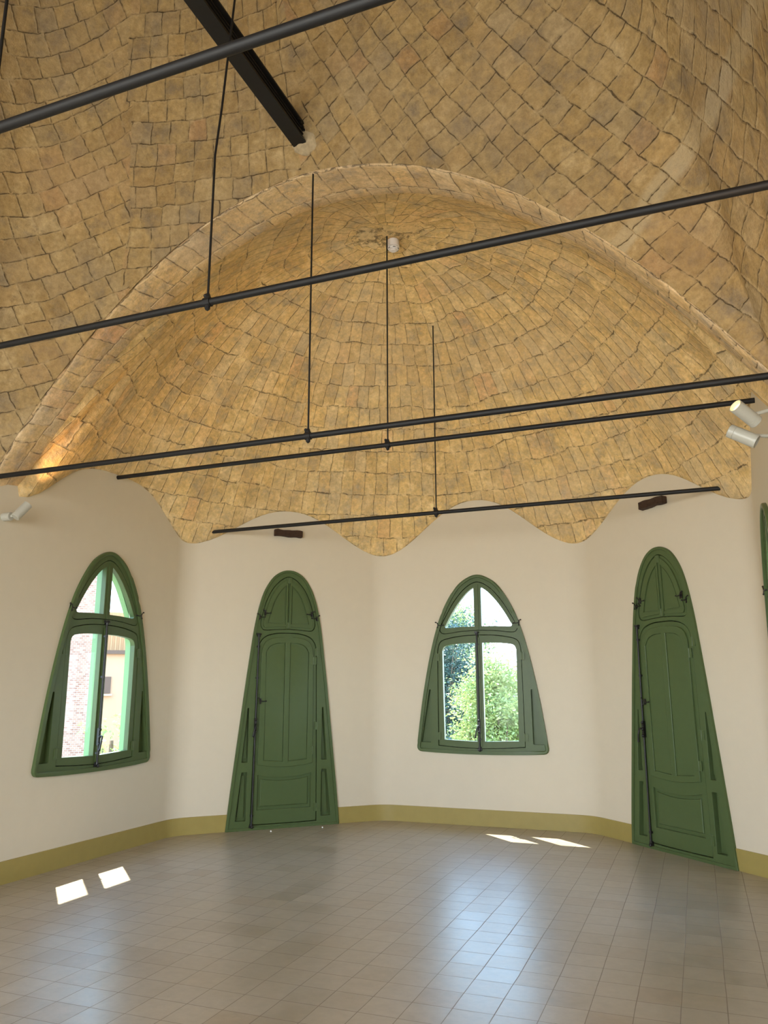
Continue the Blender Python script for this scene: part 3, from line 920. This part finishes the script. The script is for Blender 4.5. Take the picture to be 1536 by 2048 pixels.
def bolt_set(parent, s, z0, z1, zh, d, s0=None):
    """long surface bolt: rod, guides, end pieces, lever handle"""
    s0 = s if s0 is None else s0
    sx = lambda z: s0 + (s - s0) * (z - z0) / (z1 - z0)
    bm = bmesh.new()
    add_tube(bm, [(s0, d + 0.016, z0), (s, d + 0.016, z1)], 0.0085, 12)
    rod = mesh_obj('bolt_rod', bm, 'iron', parent, smooth=True, angle=50)
    bm = bmesh.new()
    for z in (z1 - 0.005, z1 - 0.12, (z1 + zh) / 2 + 0.02, z0 + 0.10, z0 + 0.012):
        add_box(bm, (sx(z), d + 0.008, z), (0.034, 0.016, 0.018))
        add_tube(bm, [(sx(z), d + 0.016, z - 0.010), (sx(z), d + 0.016, z + 0.010)], 0.014, 12)
    g = mesh_obj('bolt_guide', bm, 'iron', rod, smooth=True, angle=14)
    bm = bmesh.new()
    add_box(bm, (sx(zh), d + 0.012, zh), (0.026, 0.024, 0.15))
    for dz in (-0.062, 0, 0.062): ball(bm, (sx(zh), d + 0.026, zh + dz), 0.014)
    mesh_obj('lock_case', bm, 'iron', rod, smooth=True, angle=14)
    bm = bmesh.new()
    add_tube(bm, [(sx(zh), d + 0.022, zh + 0.01), (sx(zh) + 0.004, d + 0.058, zh + 0.006), (sx(zh) + 0.022, d + 0.066, zh - 0.05), (sx(zh) + 0.030, d + 0.060, zh - 0.105)], [0.008, 0.008, 0.007, 0.009], 10)
    ball(bm, (sx(zh) + 0.031, d + 0.059, zh - 0.112), 0.011)
    mesh_obj('lever_handle', bm, 'iron', rod, smooth=True, angle=50)
    bm = bmesh.new()
    add_box(bm, (sx(z1), d + 0.012, z1 + 0.016), (0.05, 0.022, 0.020)); ball(bm, (sx(z1) - 0.016, d + 0.026, z1 + 0.016), 0.010)
    mesh_obj('upper_keeper', bm, 'iron', rod, smooth=True, angle=14)
    bm = bmesh.new()
    add_box(bm, (sx(z0), d + 0.010, z0 - 0.008), (0.046, 0.020, 0.022)); ball(bm, (sx(z0) - 0.004, d + 0.026, z0 - 0.012), 0.015)
    mesh_obj('lower_keeper', bm, 'iron', rod, smooth=True, angle=14)
    return rod

# ------------------------------------------------------------------ windows
def make_window(name, k, label):
    root = empty(name, wall_mtx(k, SHIFT[k])); struct(root, label)
    bm = bmesh.new()       # outer moulding against the plaster
    prism(bm, offset(WIN_O, -0.004), [offset(WIN_O, 0.034)], -0.05, 0.030, 0.012)
    mesh_obj('casing', bm, 'green', root, smooth=True, angle=14)
    bm = bmesh.new()
    prism(bm, offset(WIN_O, 0.030), [WIN_U, WIN_L, tri_w(1), tri_w(-1)], -0.05, 0.012, 0.004)
    mesh_obj('frame', bm, 'green', root, smooth=True, angle=14)
    for sg in (1, -1):     # bottom of the hollowed side pockets
        bm = bmesh.new()
        q = [(sg * s, z) for s, z in ((0.560, 1.47), (0.61, 1.47), (0.705, 0.84), (0.562, 0.84))]
        prism(bm, q, (), -0.049, -0.036)
        mesh_obj('side_pocket', bm, 'green', root)
    bm = bmesh.new()
    U = offset(WIN_U, 0.007)
    prism(bm, U, [glass_u(1), glass_u(-1)], -0.045, 0.006, 0.003)
    us = mesh_obj('upper_sash', bm, 'green', root, smooth=True, angle=14)
    bm = bmesh.new(); add_box(bm, (0, 0.008, 2.36), (0.024, 0.014, 0.52)); mesh_obj('cover_strip', bm, 'green', us)
    for sg in (1, -1):
        bm = bmesh.new(); prism(bm, offset(glass_u(sg), -0.004), (), -0.026, -0.022); mesh_obj('glass_pane', bm, 'glass', us)
    for sg in (1, -1):
        Ls = [p for p in offset(WIN_L, 0.007)]
        half = [(s, z) for s, z in Ls if sg * s > 0.0025]
        if sg > 0: half = [(0.003, 2.041)] + half + [(0.003, 0.804)]
        else: half = half + [(-0.003, 2.041)]; half = [(-0.003, 0.804)] + half
        bm = bmesh.new()
        prism(bm, half, [glass_l(sg)], -0.045, 0.006, 0.003)
        sh = mesh_obj('casement', bm, 'green', root, smooth=True, angle=14)
        bm = bmesh.new(); prism(bm, offset(glass_l(sg), -0.004), (), -0.026, -0.022); mesh_obj('glass_pane', bm, 'glass', sh)
        hinge_mesh('hinge', sg * 0.492, 1.80, 0.012, sh); hinge_mesh('hinge', sg * 0.492, 0.93, 0.012, sh)
        latch_mesh('turn_latch', sg * 0.468, 2.165, 0.010, -sg, us)
    bm = bmesh.new(); add_box(bm, (0.0, 0.008, 1.42), (0.030, 0.016, 1.19)); mesh_obj('cover_strip', bm, 'green', root)
    bolt_set(root, 0.012, 0.80, 2.055, 1.04, 0.014)
    bm = bmesh.new()
    prism(bm, offset(WIN_O, 0.01), [offset(WIN_U, 0.020), offset(WIN_L, 0.020)], -0.070, -0.0505)
    mesh_obj('gap_shade_ring', bm, 'gap', root)  # near-black ring added as the shadow in the sash gaps
    # outer frame in the depth of the wall, sunlit from outside
    bm = bmesh.new()
    prism(bm, offset(WIN_O, 0.06), [offset(WIN_U, 0.030), offset(WIN_L, 0.030)], -0.130, -0.071)
    prism(bm, [(-0.022, 0.80), (0.022, 0.80), (0.022, 2.64), (-0.022, 2.64)], (), -0.120, -0.055)
    mesh_obj('outer_frame', bm, 'green_out', root, smooth=True, angle=14)
    return root

make_window('window_1', 4, 'green parabolic window in the left wall, brick tower seen through it')
make_window('window_2', 2, 'green parabolic window in the back wall with trees behind the panes')
make_window('window_3', 0, 'green parabolic window at the right edge, seen almost edge-on')

# ------------------------------------------------------------------ doors
def make_door(name, k, label):
    root = empty(name, wall_mtx(k, SHIFT[k])); struct(root, label)
    bm = bmesh.new()
    inner = offset(DOOR_O, 0.026)
    prism(bm, offset(DOOR_O, -0.003), [[(s, max(z, 0.0012)) for s, z in inner]], -0.05, 0.026, 0.008)
    mesh_obj('casing', bm, 'green', root, smooth=True, angle=14)
    bm = bmesh.new()
    prism(bm, [(s, max(z, 0.001)) for s, z in offset(DOOR_O, 0.022)], [DOOR_U, DOOR_L, dtri(1, 0), dtri(-1, 0), dtri(1, 1), dtri(-1, 1)], -0.05, 0.014, 0.003)
    mesh_obj('frame', bm, 'green', root, smooth=True, angle=14)
    for sg in (1, -1):
        for low in (0, 1):
            q = dtri(sg, low)
            bm = bmesh.new()
            prism(bm, offset(q, -0.012), (), -0.062, -0.038)
            cxs = sum(p[0] for p in q) / len(q); czs = sum(p[1] for p in q) / len(q)
            inn = [(cxs + (p[0] - cxs) * 0.62, czs + (p[1] - czs) * 0.86) for p in q]
            prism(bm, inn, (), -0.038, -0.022, 0.006)
            mesh_obj('side_pocket', bm, 'green', root, smooth=True, angle=14)
    # dark board behind everything so that no gap lets daylight in
    bm = bmesh.new(); prism(bm, [(s, max(z, 0.0)) for s, z in offset(DOOR_O, 0.005)], (), -0.09, -0.07); mesh_obj('backing', bm, 'gap', root)
    # upper light: two leaves with moulded panels
    for sg in (1, -1):
        Us = offset(DOOR_U, 0.007)
        half = [(s, z) for s, z in Us if sg * s > 0.0025]
        if sg > 0: half = [(0.002, 2.70)] + half + [(0.002, 2.109)]
        else: half = half + [(-0.002, 2.70)]; half = [(-0.002, 2.109)] + half
        bm = bmesh.new(); prism(bm, half, (), -0.045, 0.006, 0.003)
        ul = mesh_obj('upper_leaf', bm, 'green', root, smooth=True, angle=14)
        full = [(s, z) for s, z in offset(DOOR_U, 0.034)]
        h2 = [(s, z) for s, z in full if sg * s > 0.010]
        if sg > 0: h2 = [(0.012, 2.665)] + h2 + [(0.012, 2.139)]
        else: h2 = h2 + [(-0.012, 2.665)]; h2 = [(-0.012, 2.139)] + h2
        bm = bmesh.new(); prism(bm, h2, [offset(dleaf_panel(sg), -0.004)], 0.004, 0.020, 0.006)
        mesh_obj('raised_frame', bm, 'green', ul, smooth=True, angle=14)
        bm = bmesh.new(); prism(bm, offset(dleaf_panel(sg), 0.008), (), 0.004, 0.012, 0.005)
        mesh_obj('panel', bm, 'green', ul, smooth=True, angle=14)
        latch_mesh('turn_latch', sg * 0.335, 2.24, 0.014, -sg, ul)
        latch_mesh('turn_latch', sg * 0.272, 2.285, 0.020, -sg, ul)
    for z in (2.66, 2.15): hinge_mesh('hinge', 0.0, z, 0.018, root, 0.028, 0.07)
    # the door leaf
    bm = bmesh.new()
    prism(bm, offset(DOOR_L, 0.008), [BPAN], -0.045, 0.008, 0.004)
    leaf = mesh_obj('door_leaf', bm, 'green', root, smooth=True, angle=14)
    bm = bmesh.new()
    prism(bm, offset(BPAN, -0.01), (), -0.042, -0.016)
    prism(bm, offset(BPAN, 0.030), (), -0.016, -0.002, 0.012)
    mesh_obj('lower_panel', bm, 'green', leaf, smooth=True, angle=14)
    bm = bmesh.new()
    prism(bm, SHUT, [spanel(1), spanel(-1)], 0.006, 0.026, 0.006)
    sh = mesh_obj('inner_shutter', bm, 'green', leaf, smooth=True, angle=14)
    for sg in (1, -1):
        bm = bmesh.new()
        prism(bm, offset(spanel(sg), 0.003), (), 0.007, 0.017, 0.009)
        mesh_obj('shutter_panel', bm, 'green', sh, smooth=True, angle=14)
    hinge_mesh('hinge', -0.352, 1.86, 0.014, leaf); hinge_mesh('hinge', -0.362, 1.05, 0.014, leaf); hinge_mesh('hinge', -0.370, 0.19, 0.014, leaf)
    hinge_mesh('hinge', -0.306, 1.76, 0.020, leaf); hinge_mesh('hinge', -0.309, 0.79, 0.020, leaf)
    latch_mesh('turn_latch', 0.300, 1.325, 0.026, -1, leaf)
    bolt_set(leaf, 0.338, 0.045, 2.03, 1.07, 0.014, 0.358)
    return root

make_door('door_1', 3, 'green panelled parabolic door left of the middle window')
make_door('door_2', 1, 'green panelled parabolic door right of the middle window')

# ------------------------------------------------------------------ iron tie bars with their hangers
def tie_bar(y, z, ztop, label, kink=False, xl=XL, xr=XR, xh=CX):
    root = empty('tie_bar', Matrix.Translation((xh, y, z)))
    bm = bmesh.new(); add_tube(bm, [(xl - xh - 0.03, 0, 0), (0, 0, 0), (xr - xh + 0.03, 0, 0)], 0.0195, 16)
    mesh_obj('bar', bm, 'steel', root, smooth=True, angle=50)
    bm = bmesh.new()
    pts = [(0, 0, 0.0), (0, 0, ztop - z)]
    if kink: pts = [(0, 0, 0.0), (0, 0, 0.55), (0, 0, 0.90), (0.03, 0, 1.20), (0.085, 0, 1.95), (0.10, 0, ztop - z)]
    add_tube(bm, pts, 0.0065, 10)
    mesh_obj('hanger_rod', bm, 'steel', root, smooth=True, angle=60)
    bm = bmesh.new()
    add_tube(bm, [(-0.02, 0, 0), (0.02, 0, 0)], 0.026, 16)
    add_lathe(bm, [(0, -0.052), (0.014, -0.040), (0.016, -0.020), (0.016, 0.03), (0.010, 0.05), (0, 0.05)], Matrix.Identity(4), 10)
    mesh_obj('collar', bm, 'steel', root, smooth=True, angle=14)
    bm = bmesh.new()
    add_tube(bm, [(-0.022, 0.010, 0.0), (-0.026, 0.014, 0.048)], 0.0075, 8); ball(bm, (-0.026, 0.014, 0.050), 0.011)
    mesh_obj('bolt', bm, 'steel', root, smooth=True, angle=50)
    return tag(root, label, 'tie bar')
tie_bar(7.22, 3.155, 5.16, 'lowest and shortest black tie bar, crossing above the middle window')
tie_bar(5.89, 3.468, 5.43, 'black tie bar with its hanger starting beside the smoke detector')
tie_bar(4.42, 3.098, 5.085, 'black tie bar under the foot of the pale arch, hanger from the arch crown')
tie_bar(3.22, 3.482, 8.0, 'black tie bar with a kinked hanger rod, across the middle of the photo', kink=True)
tie_bar(1.81, 3.490, 8.4, 'thickest-looking black tie bar across the top left corner', xh=CX)

# steel beam along the axis, its end built into the vault
root = empty('steel_beam', Matrix.Translation((-2.33, 4.44, 5.265)))
bm = bmesh.new()
Lb = 6.5; yc = -Lb / 2
add_box(bm, (0, yc, 0.0), (0.105, Lb, 0.012))
mesh_obj('bottom_flange', bm, 'steel', root)
bm = bmesh.new(); add_box(bm, (0, yc, 0.126), (0.105, Lb, 0.012)); mesh_obj('top_flange', bm, 'steel', root)
bm = bmesh.new(); add_box(bm, (0, yc, 0.063), (0.012, Lb, 0.114))
mesh_obj('web', bm, 'steel', root)
bm = bmesh.new()
for zz in (0.03, 0.055, 0.085): add_box(bm, (0.034, yc, zz), (0.010, Lb, 0.008))
for i in range(9): add_box(bm, (0.045, -0.02 - 0.025 * i, 0.02 + 0.012 * i), (0.016, 0.02, 0.014))
mesh_obj('cable_run', bm, 'steel', root)
tag(root, 'heavy black steel beam entering the vault above the arch crown', 'beam')
# broken plaster round its seat
def rubble(name, c, R, m):
    bm = bmesh.new(); bmesh.ops.create_icosphere(bm, subdivisions=4, radius=1)
    for v in bm.verts:
        n_ = v.co.normalized()
        v.co = Vector((n_.x * R[0], n_.y * R[1], n_.z * R[2])) * (1 + 0.14 * noise.noise(n_ * 3) + 0.04 * noise.noise(n_ * 9))
    o = mesh_obj(name, bm, m, smooth=True); o.location = c
    return o
struct(rubble('trim_2', (-2.30, 4.375, 5.315), (0.13, 0.075, 0.12), 'mortar'), 'rough mortar packing where the steel beam meets the vault')

# timber stubs over the doors
def stub(k, s, z, label):
    bm = bmesh.new()
    add_box(bm, (0, 0, 0), (0.33, 0.06, 0.075))
    bmesh.ops.subdivide_edges(bm, edges=bm.edges[:], cuts=9, use_grid_fill=True)
    for v in bm.verts:
        q = v.co.copy()
        v.co += Vector((0, noise.noise(q * 9 + Vector((k, 0, 0))) * 0.006, noise.noise(q * 11 + Vector((k, 5, 0))) * 0.014 - 0.02 * abs(q.x) ** 2))
    bmesh.ops.bevel(bm, geom=[e for e in bm.edges if e.calc_face_angle(0) > 1.0], offset=0.004, segments=2, affect='EDGES')
    o = mesh_obj('timber_stub', bm, 'wood', smooth=True, angle=45)
    o.matrix_world = wall_mtx(k) @ Matrix.Translation((s, 0.034, z))
    return tag(o, label, 'wood')
stub(3, 0.03, 3.205, 'dark timber stub in the wall above the left door')
stub(1, -0.05, 3.21, 'dark timber stub in the wall above the right door')

# smoke detector
root = empty('smoke_detector', Matrix.Translation((-2.245, 5.985, 5.385)) @ Matrix.Rotation(PI, 4, 'X'))
bm = bmesh.new(); add_lathe(bm, [(0, -0.05), (0.052, -0.05), (0.056, 0.0), (0.056, 0.016), (0.050, 0.018), (0, 0.018)], Matrix.Identity(4), 28); mesh_obj('base', bm, 'det', root, smooth=True, angle=14)
bm = bmesh.new(); add_lathe(bm, [(0, 0.016), (0.046, 0.016), (0.046, 0.022), (0, 0.022)], Matrix.Identity(4), 28); mesh_obj('slot', bm, 'black', root, smooth=True, angle=14)
bm = bmesh.new(); add_lathe(bm, [(0, 0.022), (0.052, 0.022), (0.054, 0.030), (0.046, 0.040), (0.030, 0.043), (0.030, 0.050), (0.026, 0.056), (0, 0.058)], Matrix.Identity(4), 28); mesh_obj('head', bm, 'det', root, smooth=True, angle=14)
for i in range(6):
    a = 2 * PI * i / 6
    bm = bmesh.new()
    add_tube(bm, [(0.050 * math.cos(a + t_ * 0.12), 0.050 * math.sin(a + t_ * 0.12), 0.037) for t_ in range(-2, 3)], 0.0028, 6)
    mesh_obj('sensor_opening', bm, 'black', root)
tag(root, 'small round white smoke detector at the crown of the far vault', 'smoke detector')

# ------------------------------------------------------------------ spotlights on the walls
def spotlight(base, wall_dir, stem, centre, aim, label, on=True, power=30, cone=55, length=0.15, R=0.036):
    base, wall_dir, centre, aim = Vector(base), Vector(wall_dir).normalized(), Vector(centre), Vector(aim).normalized()
    root = empty('spotlight', Matrix.Translation(base))
    L_ = lambda v: Vector(v) - base
    bm = bmesh.new()
    q = wall_dir.to_track_quat('Z', 'Y').to_matrix().to_4x4()
    add_lathe(bm, [(0, 0), (0.034, 0), (0.034, stem), (0.030, stem + 0.004), (0, stem + 0.004)], q, 24)
    mesh_obj('wall_canopy', bm, 'lamp', root, smooth=True, angle=14)
    bm = bmesh.new(); add_tube(bm, [wall_dir * stem, L_(centre) - aim * 0.02], 0.010, 10); mesh_obj('arm', bm, 'lamp', root, smooth=True, angle=50)
    qa = Matrix.Translation(L_(centre)) @ aim.to_track_quat('Z', 'Y').to_matrix().to_4x4()
    bm = bmesh.new()
    h = length / 2
    add_lathe(bm, [(0, -h), (R - 0.003, -h), (R, -h + 0.003), (R, -h + 0.03), (R - 0.0015, -h + 0.031), (R - 0.0015, -h + 0.034), (R, -h + 0.035), (R, h), (R - 0.004, h), (R - 0.006, h - 0.03), (0, h - 0.03)], qa, 28)
    body = mesh_obj('lamp_body', bm, 'lamp', root, smooth=True, angle=14)
    bm = bmesh.new(); add_lathe(bm, [(0, h - 0.026), (R - 0.008, h - 0.026), (R - 0.006, h - 0.022), (0, h - 0.020)], qa, 24)
    mesh_obj('lens', bm, 'glow' if on else 'lens', body, smooth=True, angle=14)
    if on:
        l = bpy.data.objects.new('spotlight_beam', bpy.data.lights.new('spotlight_beam', 'SPOT'))
        COL.objects.link(l); l.data.energy = power; l.data.color = (1.0, 0.56, 0.24); l.data.spot_size = math.radians(cone); l.data.spot_blend = 0.7
        l.data.shadow_soft_size = 0.02
        l.location = centre + aim * (h + 0.004); l.rotation_euler = aim.to_track_quat('-Z', 'Y').to_euler()
    return tag(root, label, 'spotlight', 'white wall spotlights')
spotlight((XL, 4.60, 2.815), (1, 0, 0.0), 0.075, (XL + 0.15, 4.63, 2.86), (0.25, 0.55, 0.80), 'white wall spotlight by the left edge, tilted up', True, 15, 60)
spotlight((XR, 4.26, 2.86), (-1, 0, 0.0), 0.06, (XR - 0.205, 4.205, 2.83), (-0.66, -0.60, 0.50), 'lit white spotlight at the right edge, upper of the pair', True, 6, 70)
spotlight((XR, 4.38, 2.745), (-1, 0, 0.0), 0.06, (XR - 0.222, 4.31, 2.745), (0.79, -0.10, -0.52), 'unlit white spotlight turned down, lower of the right pair', False)
spotlight((XR, 2.25, 2.86), (-1, 0, 0.0), 0.06, (XR - 0.19, 2.30, 2.86), (0.0, 0.92, 0.36), 'white wall spotlight nearest the camera on the right wall', True, 12, 50)

# two bright crumbs on the floor by the left door
for (x, y, r_, lb) in ((-4.26, 7.62, 0.010, 'tiny white crumb on the floor before the left door, nearer the bolt side'), (-3.86, 8.02, 0.008, 'tiny white crumb on the floor before the left door, nearer the hinges')):
    bm = bmesh.new(); bmesh.ops.create_icosphere(bm, subdivisions=2, radius=r_)
    for v in bm.verts: v.co *= 1 + 0.3 * noise.noise(v.co * 90)
    o = mesh_obj('plaster_crumb', bm, 'det', smooth=True); o.location = (x, y, r_ * 0.8); tag(o, lb, 'crumb')

# ------------------------------------------------------------------ outside
GZ = -4.2
bm = bmesh.new(); add_box(bm, (-10, 20, GZ - 0.1), (140, 140, 0.2))
struct(mesh_obj('ground', bm, 'ground'), 'dry ground outside')

def wall_box(name, m, c, size, rot, parent=None, uvs=1.0):
    bm = bmesh.new(); uvl = bm.loops.layers.uv.new('tile')
    add_box(bm, (0, 0, 0), size)
    for f in bm.faces:
        for lp in f.loops:
            co = lp.vert.co
            u = co.x if abs(f.normal.y) > 0.5 else co.y
            lp[uvl].uv = (u * uvs, co.z * uvs)
    o = mesh_obj(name, bm, m, parent)
    o.location = c; o.rotation_euler = (0, 0, rot)
    return o

# direction seen through the left window: bearing about 45 degrees to the left
br = math.atan2(5.9, -5.1)                       # bearing of window 1
def at(px_bearing, dist, z): return Vector((math.cos(px_bearing) * dist, math.sin(px_bearing) * dist, z))
D = math.radians

def facing(b, dist, off, z):
    """a point at bearing b and distance dist from the camera, shifted sideways by off (to the left)"""
    return Vector((math.cos(b) * dist - math.sin(b) * off, math.sin(b) * dist + math.cos(b) * off, z))

# brick tower
b = D(131.45); w_, dep, z0, z1 = 9.0, 6.0, GZ, 9.5
root = empty('brick_tower', Matrix.Translation(facing(b, 31, w_ / 2, GZ)) @ Matrix.Rotation(b - PI / 2, 4, 'Z'))
o = wall_box('tower_wall', 'brick', (0, 0, (z1 - z0) / 2), (w_, dep, z1 - z0), 0, root, 1 / 0.26)
o = wall_box('corner_strip', 'cream', (w_ / 2 + 0.10, -0.02, (z1 - z0) / 2), (0.22, dep + 0.02, z1 - z0), 0, root)
o = wall_box('coping', 'cream', (0, 0, z1 - z0 + 0.1), (w_ + 0.4, dep + 0.4, 0.22), 0, root)
tag(root, 'tall brick building wall seen through the left panes of the left window', 'building')

# orange building
b = D(130.6)
root = empty('orange_building', Matrix.Translation(facing(b, 54, 0, GZ)) @ Matrix.Rotation(b - PI / 2, 4, 'Z'))
zc = 3.45 - GZ
wall_box('facade', 'orange', (0, 0, zc / 2), (12, 8, zc), 0, root)
wall_box('cornice', 'brown', (0, -0.06, zc + 0.08), (12.3, 8.3, 0.22), 0, root)
u = wall_box('upper_storey', 'orange2', (2.6, 0.6, zc + 1.35), (6.1, 6, 2.5), 0, root)
bm = bmesh.new()
for i in range(24): add_box(bm, (2.6 - 3.0 + i * 0.26, 0.6 - 3.03, zc + 1.35), (0.08, 0.08, 2.45))
mesh_obj('cladding_rib', bm, 'orange2', u).parent = root
for x in (-0.05,):
    f = wall_box('window', 'brown', (x, -4.02, 1.47 + 0.15 - GZ), (0.62, 0.10, 0.95), 0, root)
    wall_box('window_sill', 'cream', (x, -4.08, 1.47 - 0.42 - GZ), (0.8, 0.2, 0.10), 0, root)
tag(root, 'orange rendered building with a small brown window seen through the left window', 'building')

# trees
def tree(loc, trunk_h, crown_c, crown_r, clumps, leaves, leaf, m, label, seed, spread=0.35, branches=9, shape=1.0):
    rnd = random.Random(seed)
    root = empty('tree', Matrix.Translation(loc))
    cc = Vector(crown_c) - Vector(loc)
    R = Vector(crown_r)
    cl = []
    while len(cl) < clumps:
        v = Vector((rnd.uniform(-1, 1), rnd.uniform(-1, 1), rnd.uniform(-1, 1)))
        if 0.25 < v.length < 1.0 and v.z > -0.85: cl.append(cc + Vector((v.x * R.x, v.y * R.y, v.z * R.z)))
    bm = bmesh.new()
    top = cc + Vector((0, 0, R.z * 0.4))
    add_tube(bm, [(0, 0, 0), top * 0.35 + Vector((0.1, 0, 0)), top * 0.7, top], [0.20, 0.16, 0.10, 0.03], 10)
    trunk = mesh_obj('trunk', bm, 'bark', root, smooth=True)
    bm = bmesh.new()
    for c in cl[:branches * 3]:
        st = Vector((0, 0, max(0.8, (c.z) * 0.55)))
        st = top * min(0.95, max(0.25, st.z / max(0.1, top.z)))
        md = (st + c) / 2 + Vector((0, 0, -0.12))
        add_tube(bm, [st, md, c], [0.05, 0.030, 0.010], 6)
    mesh_obj('branches', bm, 'bark', root, smooth=True)
    V, F = [], []
    for i in range(leaves):
        c = cl[rnd.randrange(len(cl))]
        g = Vector((rnd.gauss(0, 1), rnd.gauss(0, 1), rnd.gauss(0, 0.7))) * spread
        p = c + g
        d1 = Vector((rnd.gauss(0, 1), rnd.gauss(0, 1), rnd.gauss(0, 0.6))).normalized()
        d2 = d1.cross(Vector((rnd.gauss(0, 1), rnd.gauss(0, 1), rnd.gauss(0, 1)))).normalized()
        s = leaf * rnd.uniform(0.6, 1.3)
        n0 = len(V)
        V += [p - d1 * s, p + d2 * s * 0.42, p + d1 * s, p - d2 * s * 0.42]
        F.append((n0, n0 + 1, n0 + 2, n0 + 3))
    me = bpy.data.meshes.new('foliage'); me.from_pydata(V, [], F); me.materials.append(M[m])
    o = bpy.data.objects.new('foliage', me); COL.objects.link(o); o.parent = root
    return tag(root, label, 'tree', 'garden trees outside')

def tp(bd, dist, z=GZ): return facing(D(bd), dist, 0, z)
tree(tp(107.3, 24), 5, tp(107.2, 24, 1.0), (1.6, 1.8, 2.6), 90, 42000, 0.050, 'leaf_d', 'tall dark green tree behind the left panes of the middle window', 3, 0.36)
tree(tp(108.0, 34), 5, tp(107.6, 34, 3.1), (2.0, 1.8, 2.0), 45, 22000, 0.062, 'leaf_m', 'sunlit tree top rising into the upper left pane of the middle window', 5, 0.42)
tree(tp(103.2, 17), 5, tp(103.3, 17, 0.55), (0.82, 0.9, 1.5), 55, 30000, 0.040, 'leaf_l', 'yellow green tree behind the right panes of the middle window', 8, 0.22)
tree(tp(104.6, 13), 4, tp(104.8, 13, -1.0), (2.0, 1.2, 1.3), 70, 34000, 0.034, 'leaf_l', 'feathery light green tree low behind the middle window', 11, 0.24)
tree(tp(102.0, 42), 5, tp(102.4, 42, -0.6), (3.2, 2.6, 2.4), 60, 26000, 0.075, 'leaf_d', 'dark tree far behind the right panes of the middle window', 13, 0.45)
tree(tp(129.9, 12), 4, tp(130.0, 12, 0.45), (0.42, 0.42, 0.75), 22, 1100, 0.036, 'leaf_l', 'slender young tree with sparse bright leaves behind the left window', 21, 0.09, 6)
tree(tp(132.2, 11), 4, tp(132.3, 11, -0.10), (0.40, 0.4, 0.5), 14, 1100, 0.034, 'leaf_l', 'low bright shrubby tree top before the brick building', 22, 0.10, 4)
